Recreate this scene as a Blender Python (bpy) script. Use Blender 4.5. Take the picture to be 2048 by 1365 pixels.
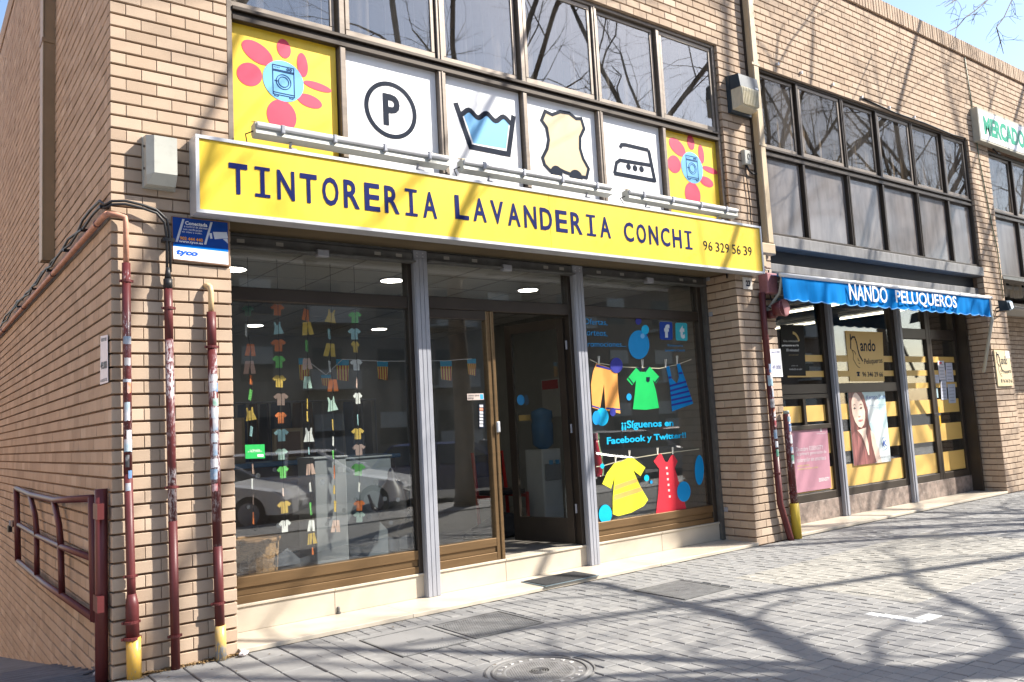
import bpy, math, random
from mathutils import Vector, Matrix, Quaternion

random.seed(7)
scene = bpy.context.scene
COL = scene.collection
for o in list(bpy.data.objects):
    bpy.data.objects.remove(o)

# ------------------------------------------------------------------ camera, sky, sun, exposure
CAM = Vector((-1.13891, -5.85782, 1.45761))
YAW, PITCH, ROLL, FPX = math.radians(37.038), math.radians(5.826), math.radians(3.063), 1651.73
FW = Vector((math.sin(YAW) * math.cos(PITCH), math.cos(YAW) * math.cos(PITCH), math.sin(PITCH)))
_r = Vector((math.cos(YAW), -math.sin(YAW), 0.0))
_u = _r.cross(FW)
RT = _r * math.cos(ROLL) - _u * math.sin(ROLL)
UP = _u * math.cos(ROLL) + _r * math.sin(ROLL)
cam_data = bpy.data.cameras.new('camera')
cam_data.sensor_width = 36.0
cam_data.lens = FPX / 2048.0 * 36.0
cam_data.clip_start = 0.05
cam_data.clip_end = 2000.0
cam = bpy.data.objects.new('camera', cam_data)
cam.matrix_world = Matrix(((RT.x, UP.x, -FW.x, CAM.x), (RT.y, UP.y, -FW.y, CAM.y), (RT.z, UP.z, -FW.z, CAM.z), (0, 0, 0, 1)))
COL.objects.link(cam)
scene.camera = cam

SUN = Vector((1.5, -1.05, 1.62)).normalized()          # direction towards the sun
world = bpy.data.worlds.new('World')
scene.world = world
world.use_nodes = True
wn = world.node_tree.nodes
wl = world.node_tree.links
sky = wn.new('ShaderNodeTexSky')
sky.sky_type = 'NISHITA'
sky.sun_disc = False
sky.sun_elevation = math.asin(SUN.z)
sky.sun_rotation = math.atan2(SUN.x, SUN.y)
sky.air_density = 1.0
sky.dust_density = 1.0
sky.ozone_density = 1.0
bg = wn['Background']
bg.inputs['Strength'].default_value = 0.125
wl.new(sky.outputs['Color'], bg.inputs['Color'])
sun_d = bpy.data.lights.new('sun', 'SUN')
sun_d.energy = 5.0
sun_d.angle = math.radians(0.55)
sun_d.color = (1.0, 0.94, 0.84)
sun = bpy.data.objects.new('sun', sun_d)
sun.rotation_mode = 'QUATERNION'
sun.rotation_quaternion = (-SUN).to_track_quat('-Z', 'Y')
sun.location = SUN * 60
COL.objects.link(sun)
scene.view_settings.view_transform = 'Standard'
scene.view_settings.look = 'None'
scene.view_settings.exposure = 1.3
scene.view_settings.gamma = 1.0
scene.view_settings.use_curve_mapping = False
scene.cycles.max_bounces = 6
scene.cycles.diffuse_bounces = 2
scene.cycles.glossy_bounces = 3
scene.cycles.transparent_max_bounces = 16
scene.cycles.caustics_reflective = False
scene.cycles.caustics_refractive = False

# ------------------------------------------------------------------ helpers
def ray(u, v):
    return FW + RT * ((u - 1024.0) / FPX) - UP * ((v - 682.5) / FPX)

def P(u, v, y=0.0):      # survey point of the photograph on a plane parallel to the front wall
    d = ray(u, v); return CAM + d * ((y - CAM.y) / d.y)

def W(u, v, x=0.0):      # on a plane parallel to the side wall
    d = ray(u, v); return CAM + d * ((x - CAM.x) / d.x)

def G(u, v, z=0.0):      # on a level plane
    d = ray(u, v); return CAM + d * ((z - CAM.z) / d.z)

WO = {}

class MB:
    def __init__(self): self.v = []; self.f = []
    def add(self, vs, fs):
        n = len(self.v); self.v += [tuple(p) for p in vs]; self.f += [tuple(i + n for i in f) for f in fs]; return self
    def box(self, x0, x1, y0, y1, z0, z1):
        return self.add([(x0, y0, z0), (x1, y0, z0), (x1, y1, z0), (x0, y1, z0), (x0, y0, z1), (x1, y0, z1), (x1, y1, z1), (x0, y1, z1)],
                        [(3, 2, 1, 0), (4, 5, 6, 7), (0, 1, 5, 4), (1, 2, 6, 5), (2, 3, 7, 6), (3, 0, 4, 7)])
    def cbox(self, x0, x1, y0, y1, z0, z1, c=0.01):   # box with chamfered edges facing the street (-y)
        b = c
        return self.add([(x0 + b, y0, z0 + b), (x1 - b, y0, z0 + b), (x1 - b, y0, z1 - b), (x0 + b, y0, z1 - b),
                         (x0, y0 + b, z0), (x1, y0 + b, z0), (x1, y0 + b, z1), (x0, y0 + b, z1),
                         (x0, y1, z0), (x1, y1, z0), (x1, y1, z1), (x0, y1, z1)],
                        [(0, 1, 2, 3), (0, 4, 5, 1), (1, 5, 6, 2), (2, 6, 7, 3), (3, 7, 4, 0),
                         (4, 8, 9, 5), (5, 9, 10, 6), (6, 10, 11, 7), (7, 11, 8, 4), (11, 10, 9, 8)])
    def hexa(self, pts):   # 8 points, bottom ring then top ring
        return self.add(pts, [(3, 2, 1, 0), (4, 5, 6, 7), (0, 1, 5, 4), (1, 2, 6, 5), (2, 3, 7, 6), (3, 0, 4, 7)])
    def tube(self, pts, r, n=10, cap=True):
        pts = [Vector(p) for p in pts]
        rs = r if isinstance(r, (list, tuple)) else [r] * len(pts)
        base = len(self.v)
        t0 = (pts[1] - pts[0]).normalized()
        a = Vector((0, 0, 1)) if abs(t0.z) < 0.9 else Vector((1, 0, 0))
        nx = t0.cross(a).normalized()
        for i, p in enumerate(pts):
            if i == 0: t = pts[1] - pts[0]
            elif i == len(pts) - 1: t = pts[-1] - pts[-2]
            else: t = (pts[i + 1] - pts[i]).normalized() + (pts[i] - pts[i - 1]).normalized()
            if t.length < 1e-9: t = t0
            t = t.normalized()
            nx = (nx - t * nx.dot(t))
            nx = nx.normalized() if nx.length > 1e-6 else t.orthogonal().normalized()
            ny = t.cross(nx)
            for k in range(n):
                an = 2 * math.pi * k / n
                q = p + (nx * math.cos(an) + ny * math.sin(an)) * rs[i]
                self.v.append(tuple(q))
        for i in range(len(pts) - 1):
            for k in range(n):
                k2 = (k + 1) % n
                self.f.append((base + i * n + k, base + i * n + k2, base + (i + 1) * n + k2, base + (i + 1) * n + k))
        if cap:
            self.f.append(tuple(base + k for k in range(n))[::-1])
            e = base + (len(pts) - 1) * n
            self.f.append(tuple(e + k for k in range(n)))
        return self
    def poly(self, pts, d):   # flat outline (list of 3-vectors) with thickness vector d
        pts = [Vector(p) for p in pts]; d = Vector(d); n = len(pts)
        vs = pts + [p + d for p in pts]
        fs = [tuple(range(n)), tuple(range(2 * n - 1, n - 1, -1))]
        for i in range(n):
            j = (i + 1) % n; fs.append((i, i + n, j + n, j))
        return self.add(vs, fs)
    def lathe(self, prof, c, n=24, axis='z'):
        base = len(self.v); c = Vector(c)
        for r, h in prof:
            for k in range(n):
                a = 2 * math.pi * k / n
                if axis == 'z': q = c + Vector((r * math.cos(a), r * math.sin(a), h))
                elif axis == 'y': q = c + Vector((r * math.cos(a), h, r * math.sin(a)))
                else: q = c + Vector((h, r * math.cos(a), r * math.sin(a)))
                self.v.append(tuple(q))
        for i in range(len(prof) - 1):
            for k in range(n):
                k2 = (k + 1) % n
                self.f.append((base + i * n + k, base + i * n + k2, base + (i + 1) * n + k2, base + (i + 1) * n + k))
        self.f.append(tuple(base + k for k in range(n)))
        e = base + (len(prof) - 1) * n
        self.f.append(tuple(e + k for k in range(n)))
        return self
    def build(self, name, mat, parent=None, smooth=False):
        return link_mesh(name, self.v, self.f, mat, parent, smooth)

def link_mesh(name, v, f, mat, parent=None, smooth=False):
    xs = [p[0] for p in v]; ys = [p[1] for p in v]; zs = [p[2] for p in v]
    o3 = Vector(((min(xs) + max(xs)) / 2, (min(ys) + max(ys)) / 2, min(zs)))
    me = bpy.data.meshes.new(name)
    me.from_pydata([(p[0] - o3.x, p[1] - o3.y, p[2] - o3.z) for p in v], [], f)
    me.materials.append(mat)
    if smooth:
        for p in me.polygons: p.use_smooth = True
    ob = bpy.data.objects.new(name, me)
    COL.objects.link(ob)
    place(ob, o3, parent)
    return ob

def place(ob, wpos, parent=None):
    WO[ob.name] = Vector(wpos)
    if parent is not None:
        ob.parent = parent
        ob.location = Vector(wpos) - WO[parent.name]
    else:
        ob.location = Vector(wpos)

def tag(o, label=None, cat=None, group=None, kind=None):
    if label: o['label'] = label
    if cat: o['category'] = cat
    if group: o['group'] = group
    if kind: o['kind'] = kind
    return o

def thing(name, loc, label, cat, group=None):
    o = bpy.data.objects.new(name, None)
    o.empty_display_size = 0.1
    COL.objects.link(o); place(o, loc)
    return tag(o, label, cat, group)

def text_mesh(s, bold=0.0):
    cu = bpy.data.curves.new('lettering', 'FONT')
    cu.body = s; cu.size = 1.0; cu.offset = bold; cu.resolution_u = 3
    ob = bpy.data.objects.new('lettering', cu)
    COL.objects.link(ob)
    dg = bpy.context.evaluated_depsgraph_get()
    me = bpy.data.meshes.new_from_object(ob.evaluated_get(dg))
    bpy.data.objects.remove(ob)
    v = [tuple(p.co) for p in me.vertices]; f = [tuple(p.vertices) for p in me.polygons]
    bpy.data.meshes.remove(me)
    return v, f

def text_into(mb, s, fmap, bold=0.0, box=None):
    """put string s into mb; fmap(a, b) maps a,b in 0..1 of the string's own box to space"""
    v, f = text_mesh(s, bold)
    if not v: return
    x0 = min(p[0] for p in v); x1 = max(p[0] for p in v)
    y0 = min(p[1] for p in v); y1 = max(p[1] for p in v)
    mb.add([fmap((p[0] - x0) / max(x1 - x0, 1e-6), (p[1] - y0) / max(y1 - y0, 1e-6)) for p in v], f)

def quadmap(tl, tr, br, bl):
    tl, tr, br, bl = map(Vector, (tl, tr, br, bl))
    return lambda a, b: (bl * (1 - a) + br * a) * (1 - b) + (tl * (1 - a) + tr * a) * b

def rectmap(x0, x1, z0, z1, y):
    return lambda a, b: Vector((x0 + (x1 - x0) * a, y, z0 + (z1 - z0) * b))

# ------------------------------------------------------------------ materials
def nt(name):
    m = bpy.data.materials.new(name); m.use_nodes = True
    return m, m.node_tree.nodes, m.node_tree.links, m.node_tree.nodes['Principled BSDF']

def mix_node(n, l, a, b, fac, blend='MIX'):
    x = n.new('ShaderNodeMix'); x.data_type = 'RGBA'; x.blend_type = blend
    for sock, val in ((x.inputs[0], fac), (x.inputs[6], a), (x.inputs[7], b)):
        if hasattr(val, 'is_linked') or hasattr(val, 'links'): l.new(val, sock)
        elif isinstance(val, (int, float)): sock.default_value = val
        else: sock.default_value = (val[0], val[1], val[2], 1)
    return x.outputs[2]

def noise(n, l, scale, detail=4, vec=None, rough=0.55):
    t = n.new('ShaderNodeTexNoise'); t.inputs['Scale'].default_value = scale
    t.inputs['Detail'].default_value = detail; t.inputs['Roughness'].default_value = rough
    if vec is not None: l.new(vec, t.inputs['Vector'])
    return t.outputs['Fac']

def ramp(n, l, fac, a, b, ca=(0, 0, 0), cb=(1, 1, 1)):
    r = n.new('ShaderNodeValToRGB'); l.new(fac, r.inputs[0])
    r.color_ramp.elements[0].position = a; r.color_ramp.elements[1].position = b
    r.color_ramp.elements[0].color = (*ca, 1); r.color_ramp.elements[1].color = (*cb, 1)
    return r.outputs[0]

def pos(n, l, sx=1, sy=1, sz=1):
    g = n.new('ShaderNodeNewGeometry'); mp = n.new('ShaderNodeMapping')
    mp.inputs['Scale'].default_value = (sx, sy, sz)
    l.new(g.outputs['Position'], mp.inputs['Vector'])
    return mp.outputs[0]

def mat(name, c, rough=0.6, metal=0.0, var=0.12, scale=6.0, bump=0.0, bscale=60.0, spec=0.4, stretch=(1, 1, 1), dirt=0.0, dirtc=(0.08, 0.07, 0.06)):
    m, n, l, b = nt(name)
    v = pos(n, l, *stretch)
    f = noise(n, l, scale, 5, v)
    lo = tuple(x * (1 - var) for x in c); hi = tuple(min(1, x * (1 + var)) for x in c)
    col = mix_node(n, l, lo, hi, ramp(n, l, f, 0.3, 0.7))
    if dirt > 0:
        d = ramp(n, l, noise(n, l, scale * 2.7, 7, v, 0.7), 0.52, 0.75)
        md = n.new('ShaderNodeMath'); md.operation = 'MULTIPLY'; l.new(d, md.inputs[0]); md.inputs[1].default_value = dirt
        col = mix_node(n, l, col, dirtc, md.outputs[0])
    l.new(col, b.inputs['Base Color'])
    b.inputs['Roughness'].default_value = rough; b.inputs['Metallic'].default_value = metal
    b.inputs['Specular IOR Level'].default_value = spec
    if bump > 0:
        bp = n.new('ShaderNodeBump'); bp.inputs['Strength'].default_value = bump; bp.inputs['Distance'].default_value = 0.004
        l.new(noise(n, l, bscale, 6, v, 0.65), bp.inputs['Height']); l.new(bp.outputs[0], b.inputs['Normal'])
    return m

def brick_mat(name, ca, cb, cc):
    m, n, l, b = nt(name)
    oi = n.new('ShaderNodeObjectInfo'); g = n.new('ShaderNodeNewGeometry')
    s = n.new('ShaderNodeMath'); s.operation = 'ADD'
    l.new(oi.outputs['Random'], s.inputs[0]); l.new(g.outputs['Random Per Island'], s.inputs[1])
    fr = n.new('ShaderNodeMath'); fr.operation = 'FRACT'; l.new(s.outputs[0], fr.inputs[0])
    rp = n.new('ShaderNodeValToRGB'); l.new(fr.outputs[0], rp.inputs[0])
    e = rp.color_ramp.elements; e[0].color = (*ca, 1); e[1].color = (*cb, 1)
    e.new(0.5).color = (*cc, 1)
    e2 = rp.color_ramp.elements.new(0.93); e2.color = tuple(x * 0.9 for x in ca) + (1,)
    v = pos(n, l)
    fine = noise(n, l, 90, 6, v, 0.7)
    col = mix_node(n, l, rp.outputs[0], (0.55, 0.5, 0.45), ramp(n, l, fine, 0.35, 0.8, (0.75, 0.75, 0.75), (1, 1, 1)), 'MULTIPLY')
    col = mix_node(n, l, rp.outputs[0], col, 0.45)
    st = ramp(n, l, noise(n, l, 1.3, 6, pos(n, l, 1, 1, 0.35), 0.65), 0.42, 0.78)
    md = n.new('ShaderNodeMath'); md.operation = 'MULTIPLY'; l.new(st, md.inputs[0]); md.inputs[1].default_value = 0.42
    col = mix_node(n, l, col, (0.27, 0.215, 0.165), md.outputs[0])
    l.new(col, b.inputs['Base Color'])
    b.inputs['Roughness'].default_value = 0.92; b.inputs['Specular IOR Level'].default_value = 0.2
    bp = n.new('ShaderNodeBump'); bp.inputs['Strength'].default_value = 0.5; bp.inputs['Distance'].default_value = 0.003
    l.new(noise(n, l, 160, 5, v, 0.7), bp.inputs['Height']); l.new(bp.outputs[0], b.inputs['Normal'])
    return m

def tile_mat(name):
    m, n, l, b = nt(name)
    oi = n.new('ShaderNodeObjectInfo'); g = n.new('ShaderNodeNewGeometry')
    s = n.new('ShaderNodeMath'); s.operation = 'ADD'
    l.new(oi.outputs['Random'], s.inputs[0]); l.new(g.outputs['Random Per Island'], s.inputs[1])
    fr = n.new('ShaderNodeMath'); fr.operation = 'FRACT'; l.new(s.outputs[0], fr.inputs[0])
    col = ramp(n, l, fr.outputs[0], 0.0, 1.0, (0.222, 0.22, 0.218), (0.262, 0.256, 0.247))
    v = pos(n, l)
    big = ramp(n, l, noise(n, l, 0.9, 6, v, 0.6), 0.35, 0.7)
    col = mix_node(n, l, col, (0.19, 0.185, 0.18), mathmul(n, l, big, 0.35))
    spots = ramp(n, l, noise(n, l, 14, 8, v, 0.75), 0.58, 0.72)
    col = mix_node(n, l, col, (0.13, 0.125, 0.12), mathmul(n, l, spots, 0.5))
    l.new(col, b.inputs['Base Color'])
    b.inputs['Roughness'].default_value = 0.75; b.inputs['Specular IOR Level'].default_value = 0.35
    bp = n.new('ShaderNodeBump'); bp.inputs['Strength'].default_value = 0.35; bp.inputs['Distance'].default_value = 0.003
    l.new(noise(n, l, 120, 6, v, 0.7), bp.inputs['Height']); l.new(bp.outputs[0], b.inputs['Normal'])
    return m

def mathmul(n, l, s, k):
    md = n.new('ShaderNodeMath'); md.operation = 'MULTIPLY'; l.new(s, md.inputs[0]); md.inputs[1].default_value = k
    return md.outputs[0]

def glass_mat(name, tint, ior=1.5, gain=1.0, film=0.0, filmc=(0.4, 0.4, 0.4)):
    m = bpy.data.materials.new(name); m.use_nodes = True
    n, l = m.node_tree.nodes, m.node_tree.links
    n.remove(n['Principled BSDF'])
    tr = n.new('ShaderNodeBsdfTransparent'); tr.inputs[0].default_value = (*tint, 1)
    gl = n.new('ShaderNodeBsdfGlossy'); gl.inputs['Roughness'].default_value = 0.012
    ge = n.new('ShaderNodeNewGeometry'); dt = n.new('ShaderNodeVectorMath'); dt.operation = 'DOT_PRODUCT'
    l.new(ge.outputs['Normal'], dt.inputs[0]); l.new(ge.outputs['Incoming'], dt.inputs[1])
    ab = n.new('ShaderNodeMath'); ab.operation = 'ABSOLUTE'; l.new(dt.outputs['Value'], ab.inputs[0])
    om = n.new('ShaderNodeMath'); om.operation = 'SUBTRACT'; om.inputs[0].default_value = 1.0; l.new(ab.outputs[0], om.inputs[1])
    pw = n.new('ShaderNodeMath'); pw.operation = 'POWER'; l.new(om.outputs[0], pw.inputs[0]); pw.inputs[1].default_value = 5.0
    f0 = ((ior - 1) / (ior + 1)) ** 2 * gain
    mm = n.new('ShaderNodeMath'); mm.operation = 'MULTIPLY_ADD'; mm.use_clamp = True
    l.new(pw.outputs[0], mm.inputs[0]); mm.inputs[1].default_value = 1 - f0; mm.inputs[2].default_value = f0
    bp = n.new('ShaderNodeBump'); bp.inputs['Strength'].default_value = 0.02; bp.inputs['Distance'].default_value = 0.02
    l.new(noise(n, l, 1.6, 2, pos(n, l)), bp.inputs['Height']); l.new(bp.outputs[0], gl.inputs['Normal'])
    mx = n.new('ShaderNodeMixShader'); l.new(mm.outputs[0], mx.inputs[0]); l.new(tr.outputs[0], mx.inputs[1]); l.new(gl.outputs[0], mx.inputs[2])
    out = mx.outputs[0]
    if film > 0:      # dust and dried streaks on the pane
        df = n.new('ShaderNodeBsdfDiffuse'); df.inputs[0].default_value = (*filmc, 1)
        f = ramp(n, l, noise(n, l, 2.5, 7, pos(n, l, 1, 1, 0.3), 0.65), 0.35, 0.8)
        m2 = n.new('ShaderNodeMixShader'); l.new(mathmul(n, l, f, film), m2.inputs[0]); l.new(out, m2.inputs[1]); l.new(df.outputs[0], m2.inputs[2])
        out = m2.outputs[0]
    l.new(out, n['Material Output'].inputs[0])
    return m

def emit_mat(name, c, s):
    m = bpy.data.materials.new(name); m.use_nodes = True
    n, l = m.node_tree.nodes, m.node_tree.links
    n.remove(n['Principled BSDF'])
    e = n.new('ShaderNodeEmission'); e.inputs[0].default_value = (*c, 1); e.inputs[1].default_value = s
    l.new(e.outputs[0], n['Material Output'].inputs[0])
    return m

def worn_mat(name, c, wear, wearc=(0.75, 0.72, 0.72), rough=0.35):
    """painted pipe with flaked paint and torn sticker remains (wear: amount)"""
    m, n, l, b = nt(name)
    v = pos(n, l, 1, 1, 0.35)
    a = ramp(n, l, noise(n, l, 95, 5, v, 0.7), 0.62 - 0.2 * wear, 0.68 - 0.2 * wear)
    big = ramp(n, l, noise(n, l, 5.5, 3, pos(n, l, 1, 1, 1)), 0.42, 0.55)
    k = n.new('ShaderNodeMath'); k.operation = 'MULTIPLY'; l.new(a, k.inputs[0]); l.new(big, k.inputs[1])
    base = mix_node(n, l, tuple(x * 0.8 for x in c), tuple(min(1, x * 1.15) for x in c), noise(n, l, 11, 4, v))
    col = mix_node(n, l, base, wearc, k.outputs[0])
    l.new(col, b.inputs['Base Color']); b.inputs['Roughness'].default_value = rough
    b.inputs['Specular IOR Level'].default_value = 0.4
    return m

_cc = {}
def plain(c, rough=0.5, spec=0.3):
    key = (tuple(round(x, 3) for x in c), rough)
    if key not in _cc:
        _cc[key] = mat('paint_%d' % len(_cc), c, rough=rough, var=0.05, scale=9, spec=spec)
    return _cc[key]

M = {}
M['brick'] = brick_mat('buff_brick', (0.545, 0.415, 0.31), (0.715, 0.58, 0.455), (0.63, 0.495, 0.38))
M['brick_far'] = M['brick']
M['mortar'] = mat('recessed_mortar', (0.235, 0.15, 0.10), rough=0.95, var=0.25, scale=20, bump=0.4)
M['tile'] = tile_mat('grey_paver')
M['tile_yellow'] = mat('buff_paver', (0.30, 0.287, 0.258), rough=0.75, var=0.15, scale=9, bump=0.3, dirt=0.35)
M['tile_white'] = mat('white_paver', (0.62, 0.62, 0.6), rough=0.7, var=0.08, scale=9, bump=0.2, dirt=0.25)
M['bed'] = mat('paver_joint_sand', (0.20, 0.195, 0.185), rough=0.95, var=0.3, scale=30, bump=0.3)
M['cement'] = mat('rough_cement', (0.33, 0.31, 0.28), rough=0.95, var=0.3, scale=14, bump=0.9, bscale=70, dirt=0.5)
M['marble'] = mat('cream_marble', (0.53, 0.465, 0.375), rough=0.35, var=0.07, scale=3.5, dirt=0.14, dirtc=(0.45, 0.33, 0.2))
M['dark_marble'] = mat('brown_marble', (0.23, 0.18, 0.155), rough=0.4, var=0.5, scale=9, dirt=0.6, dirtc=(0.45, 0.40, 0.36))
M['asphalt'] = mat('asphalt', (0.07, 0.07, 0.072), rough=0.9, var=0.25, scale=5, bump=0.7, bscale=120)
M['ramp'] = mat('ramp_concrete', (0.17, 0.17, 0.18), rough=0.9, var=0.2, scale=6, bump=0.5, bscale=90, dirt=0.4)
M['bronze'] = mat('bronze_aluminium', (0.20, 0.125, 0.062), rough=0.36, metal=0.55, var=0.10, scale=3, stretch=(1, 1, 12))
M['bronze_dark'] = mat('dark_bronze_aluminium', (0.055, 0.043, 0.034), rough=0.4, metal=0.4, var=0.12, scale=3)
M['bronze_pale'] = mat('weathered_bronze_aluminium', (0.215, 0.18, 0.15), rough=0.42, metal=0.45, var=0.12, scale=4, stretch=(1, 1, 6), dirt=0.2)
M['steel'] = mat('grey_galvanised_steel', (0.33, 0.34, 0.38), rough=0.45, metal=0.1, var=0.08, scale=5, stretch=(1, 1, 0.2), dirt=0.15)
M['steel_dark'] = mat('dull_shutter_steel', (0.15, 0.15, 0.145), rough=0.5, metal=0.5, var=0.2, scale=8, dirt=0.3)
M['alu'] = mat('white_aluminium', (0.60, 0.61, 0.64), rough=0.38, metal=0.35, var=0.05, scale=6, dirt=0.12)
M['yellow'] = mat('yellow_sign_vinyl', (0.83, 0.565, 0.045), rough=0.4, var=0.07, scale=3, stretch=(3, 1, .35), dirt=0.10, dirtc=(0.5, 0.36, 0.08))
M['navy'] = mat('navy_vinyl', (0.006, 0.013, 0.10), rough=0.5, var=0.05, spec=0.08)
M['ink'] = mat('dark_ink_vinyl', (0.006, 0.012, 0.028), rough=0.5, var=0.05, spec=0.08)
M['white'] = mat('white_print', (0.80, 0.80, 0.82), rough=0.45, var=0.03, scale=2)
M['pink'] = mat('pink_print', (0.66, 0.045, 0.10), rough=0.45, var=0.06, scale=3)
M['paleblue'] = mat('pale_blue_print', (0.15, 0.42, 0.72), rough=0.45, var=0.04, scale=3)
M['cream'] = mat('cream_print', (0.53, 0.42, 0.265), rough=0.45, var=0.03, scale=3)
M['maroon'] = worn_mat('maroon_pipe_paint', (0.105, 0.021, 0.022), -0.6, rough=0.45)
M['maroon_worn'] = worn_mat('flaked_maroon_paint', (0.10, 0.021, 0.022), 0.75, (0.45, 0.41, 0.43))
M['maroon_mid'] = worn_mat('scuffed_maroon_paint', (0.10, 0.021, 0.022), 0.4, (0.4, 0.36, 0.38))
M['pipe_yellow'] = worn_mat('chipped_yellow_paint', (0.62, 0.38, 0.07), 0.25, (0.3, 0.3, 0.33))
M['pipe_peel'] = worn_mat('peeling_yellow_paint', (0.60, 0.40, 0.12), 0.9, (0.22, 0.25, 0.30))
M['pipe_beige'] = mat('beige_pipe', (0.62, 0.45, 0.25), rough=0.5, var=0.15, scale=12)
M['pipe_pink'] = mat('pinkish_primer_pipe', (0.50, 0.245, 0.165), rough=0.6, var=0.25, scale=14, dirt=0.3)
M['black'] = mat('black_rubber', (0.018, 0.018, 0.02), rough=0.45, var=0.2)
M['beige_metal'] = mat('beige_downpipe', (0.46, 0.36, 0.235), rough=0.5, var=0.08, scale=4, dirt=0.12)
M['brown_metal'] = mat('brown_downpipe', (0.30, 0.20, 0.11), rough=0.5, var=0.12, scale=4)
M['box'] = mat('grey_plastic_case', (0.43, 0.43, 0.385), rough=0.45, var=0.05, scale=5, dirt=0.15)
M['glass'] = glass_mat('shop_glass', (0.93, 0.94, 0.935), 1.52, 2.8, 0.02)
M['glass_up'] = glass_mat('solar_glass', (0.66, 0.66, 0.66), 2.0, 1.7, 0.05, (0.45, 0.43, 0.42))
M['glass_frost'] = glass_mat('dusty_spandrel_glass', (0.4, 0.4, 0.4), 1.6, 1.1, 0.8, (0.42, 0.39, 0.38))
M['glass_up2'] = glass_mat('dusty_window_glass', (0.75, 0.73, 0.70), 1.6, 1.0, 0.25, (0.26, 0.24, 0.23))
M['spandrel'] = mat('grey_spandrel_glass', (0.15, 0.135, 0.13), rough=0.10, var=0.35, scale=1.6, stretch=(3, 1, .6), spec=0.5, dirt=0.2, dirtc=(0.25, 0.235, 0.23))
M['sill_metal'] = mat('weathered_grey_sill', (0.19, 0.185, 0.185), rough=0.5, var=0.25, scale=4, stretch=(3, 1, .5), dirt=0.3)
M['room'] = mat('interior_plaster', (0.30, 0.295, 0.27), rough=0.9, var=0.05)
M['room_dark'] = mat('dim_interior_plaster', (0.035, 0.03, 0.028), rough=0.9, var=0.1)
M['ceiling'] = mat('ceiling_board', (0.62, 0.60, 0.55), rough=0.9, var=0.03)
M['curtain'] = mat('beige_net_curtain', (0.46, 0.39, 0.31), rough=0.9, var=0.15, scale=10, stretch=(6, 6, 0.3))
M['floor_in'] = mat('interior_terrazzo', (0.22, 0.2, 0.18), rough=0.4, var=0.2, scale=30)
M['downlight'] = emit_mat('downlight_glow', (1.0, 0.93, 0.80), 7.5)
M['tube_on'] = emit_mat('fluorescent_glow', (1.0, 0.90, 0.68), 3.5)
M['bark'] = mat('plane_tree_bark', (0.16, 0.125, 0.09), rough=0.9, var=0.4, scale=5, bump=0.5, bscale=30)
M['soffit'] = mat('brown_board', (0.12, 0.09, 0.05), rough=0.8, var=0.2, scale=5, stretch=(0.3, 1, 1))
M['concrete'] = mat('pale_concrete', (0.38, 0.36, 0.33), rough=0.9, var=0.12, scale=5, bump=0.3, dirt=0.3)
M['blue_cloth'] = mat('blue_awning_cloth', (0.0, 0.17, 0.50), spec=0.08, rough=0.9, var=0.12, scale=4, stretch=(3, 1, 0.4))
M['green_letter'] = mat('green_letter', (0.0, 0.30, 0.16), rough=0.4, var=0.05)
M['ochre'] = mat('ochre_vinyl', (0.66, 0.42, 0.12), rough=0.5, var=0.04, scale=3)
M['iron'] = mat('cast_iron', (0.15, 0.15, 0.15), rough=0.6, metal=0.15, var=0.25, scale=12, dirt=0.4)
M['lamp_lens'] = mat('ribbed_lamp_lens', (0.62, 0.57, 0.44), rough=0.3, var=0.1, scale=20, stretch=(8, 1, 0.5))
M['lamp_case'] = mat('dark_lamp_case', (0.03, 0.045, 0.06), rough=0.35, var=0.1)
# ------------------------------------------------------------------ ground
YG, YP, YR = 0.50, 0.41, 0.462        # glass plane, shutter posts' front, marble riser's face
X1, X2, X3, X4 = 0.79, 6.504, 7.20, 12.75   # piers' edges along the front wall
X5 = 13.45
STEP = 0.035
g = MB()
g.add([(-0.02, 0.6, -0.03), (-0.02, -7.2, -0.03), (60, -7.2, -0.03), (60, 0.6, -0.03)], [(0, 1, 2, 3)])
g.add([(-0.02, -7.2, -0.03), (-0.02, -0.35, -0.03), (-12, -0.35, -0.03), (-12, -7.2, -0.03)], [(0, 1, 2, 3)])
pavement = g.build('pavement', M['bed'], None); tag(pavement, kind='structure')
road = MB().add([(-60, -7.35, -0.15), (-60, -60, -0.15), (120, -60, -0.15), (120, -7.35, -0.15)], [(0, 1, 2, 3)]).build('road', M['asphalt'])
tag(road, kind='structure')
kerb = MB().box(-60, 120, -7.35, -7.2, -0.3, -0.008).build('kerb', M['concrete']); tag(kerb, kind='structure')
earth = MB().add([(-300, -300, -0.9), (400, -300, -0.9), (400, -7.0, -0.9), (-300, -7.0, -0.9)], [(0, 1, 2, 3)])
earth.add([(20, -7.0, -0.9), (400, -7.0, -0.9), (400, 300, -0.9), (20, 300, -0.9)], [(0, 1, 2, 3)])
earth = earth.build('ground', M['asphalt']); tag(earth, kind='structure')

def paver(w, d, h=0.028, b=0.004):
    x0, x1, y0, y1 = -w / 2, w / 2, -d / 2, d / 2
    v = [(x0 + b, y0 + b, h), (x1 - b, y0 + b, h), (x1 - b, y1 - b, h), (x0 + b, y1 - b, h), (x0, y0, h - b), (x1, y0, h - b), (x1, y1, h - b), (x0, y1, h - b), (x0, y0, 0), (x1, y0, 0), (x1, y1, 0), (x0, y1, 0)]
    f = [(0, 1, 2, 3), (4, 5, 1, 0), (5, 6, 2, 1), (6, 7, 3, 2), (7, 4, 0, 3), (8, 9, 5, 4), (9, 10, 6, 5), (10, 11, 7, 6), (11, 8, 4, 7)]
    return v, f

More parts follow.
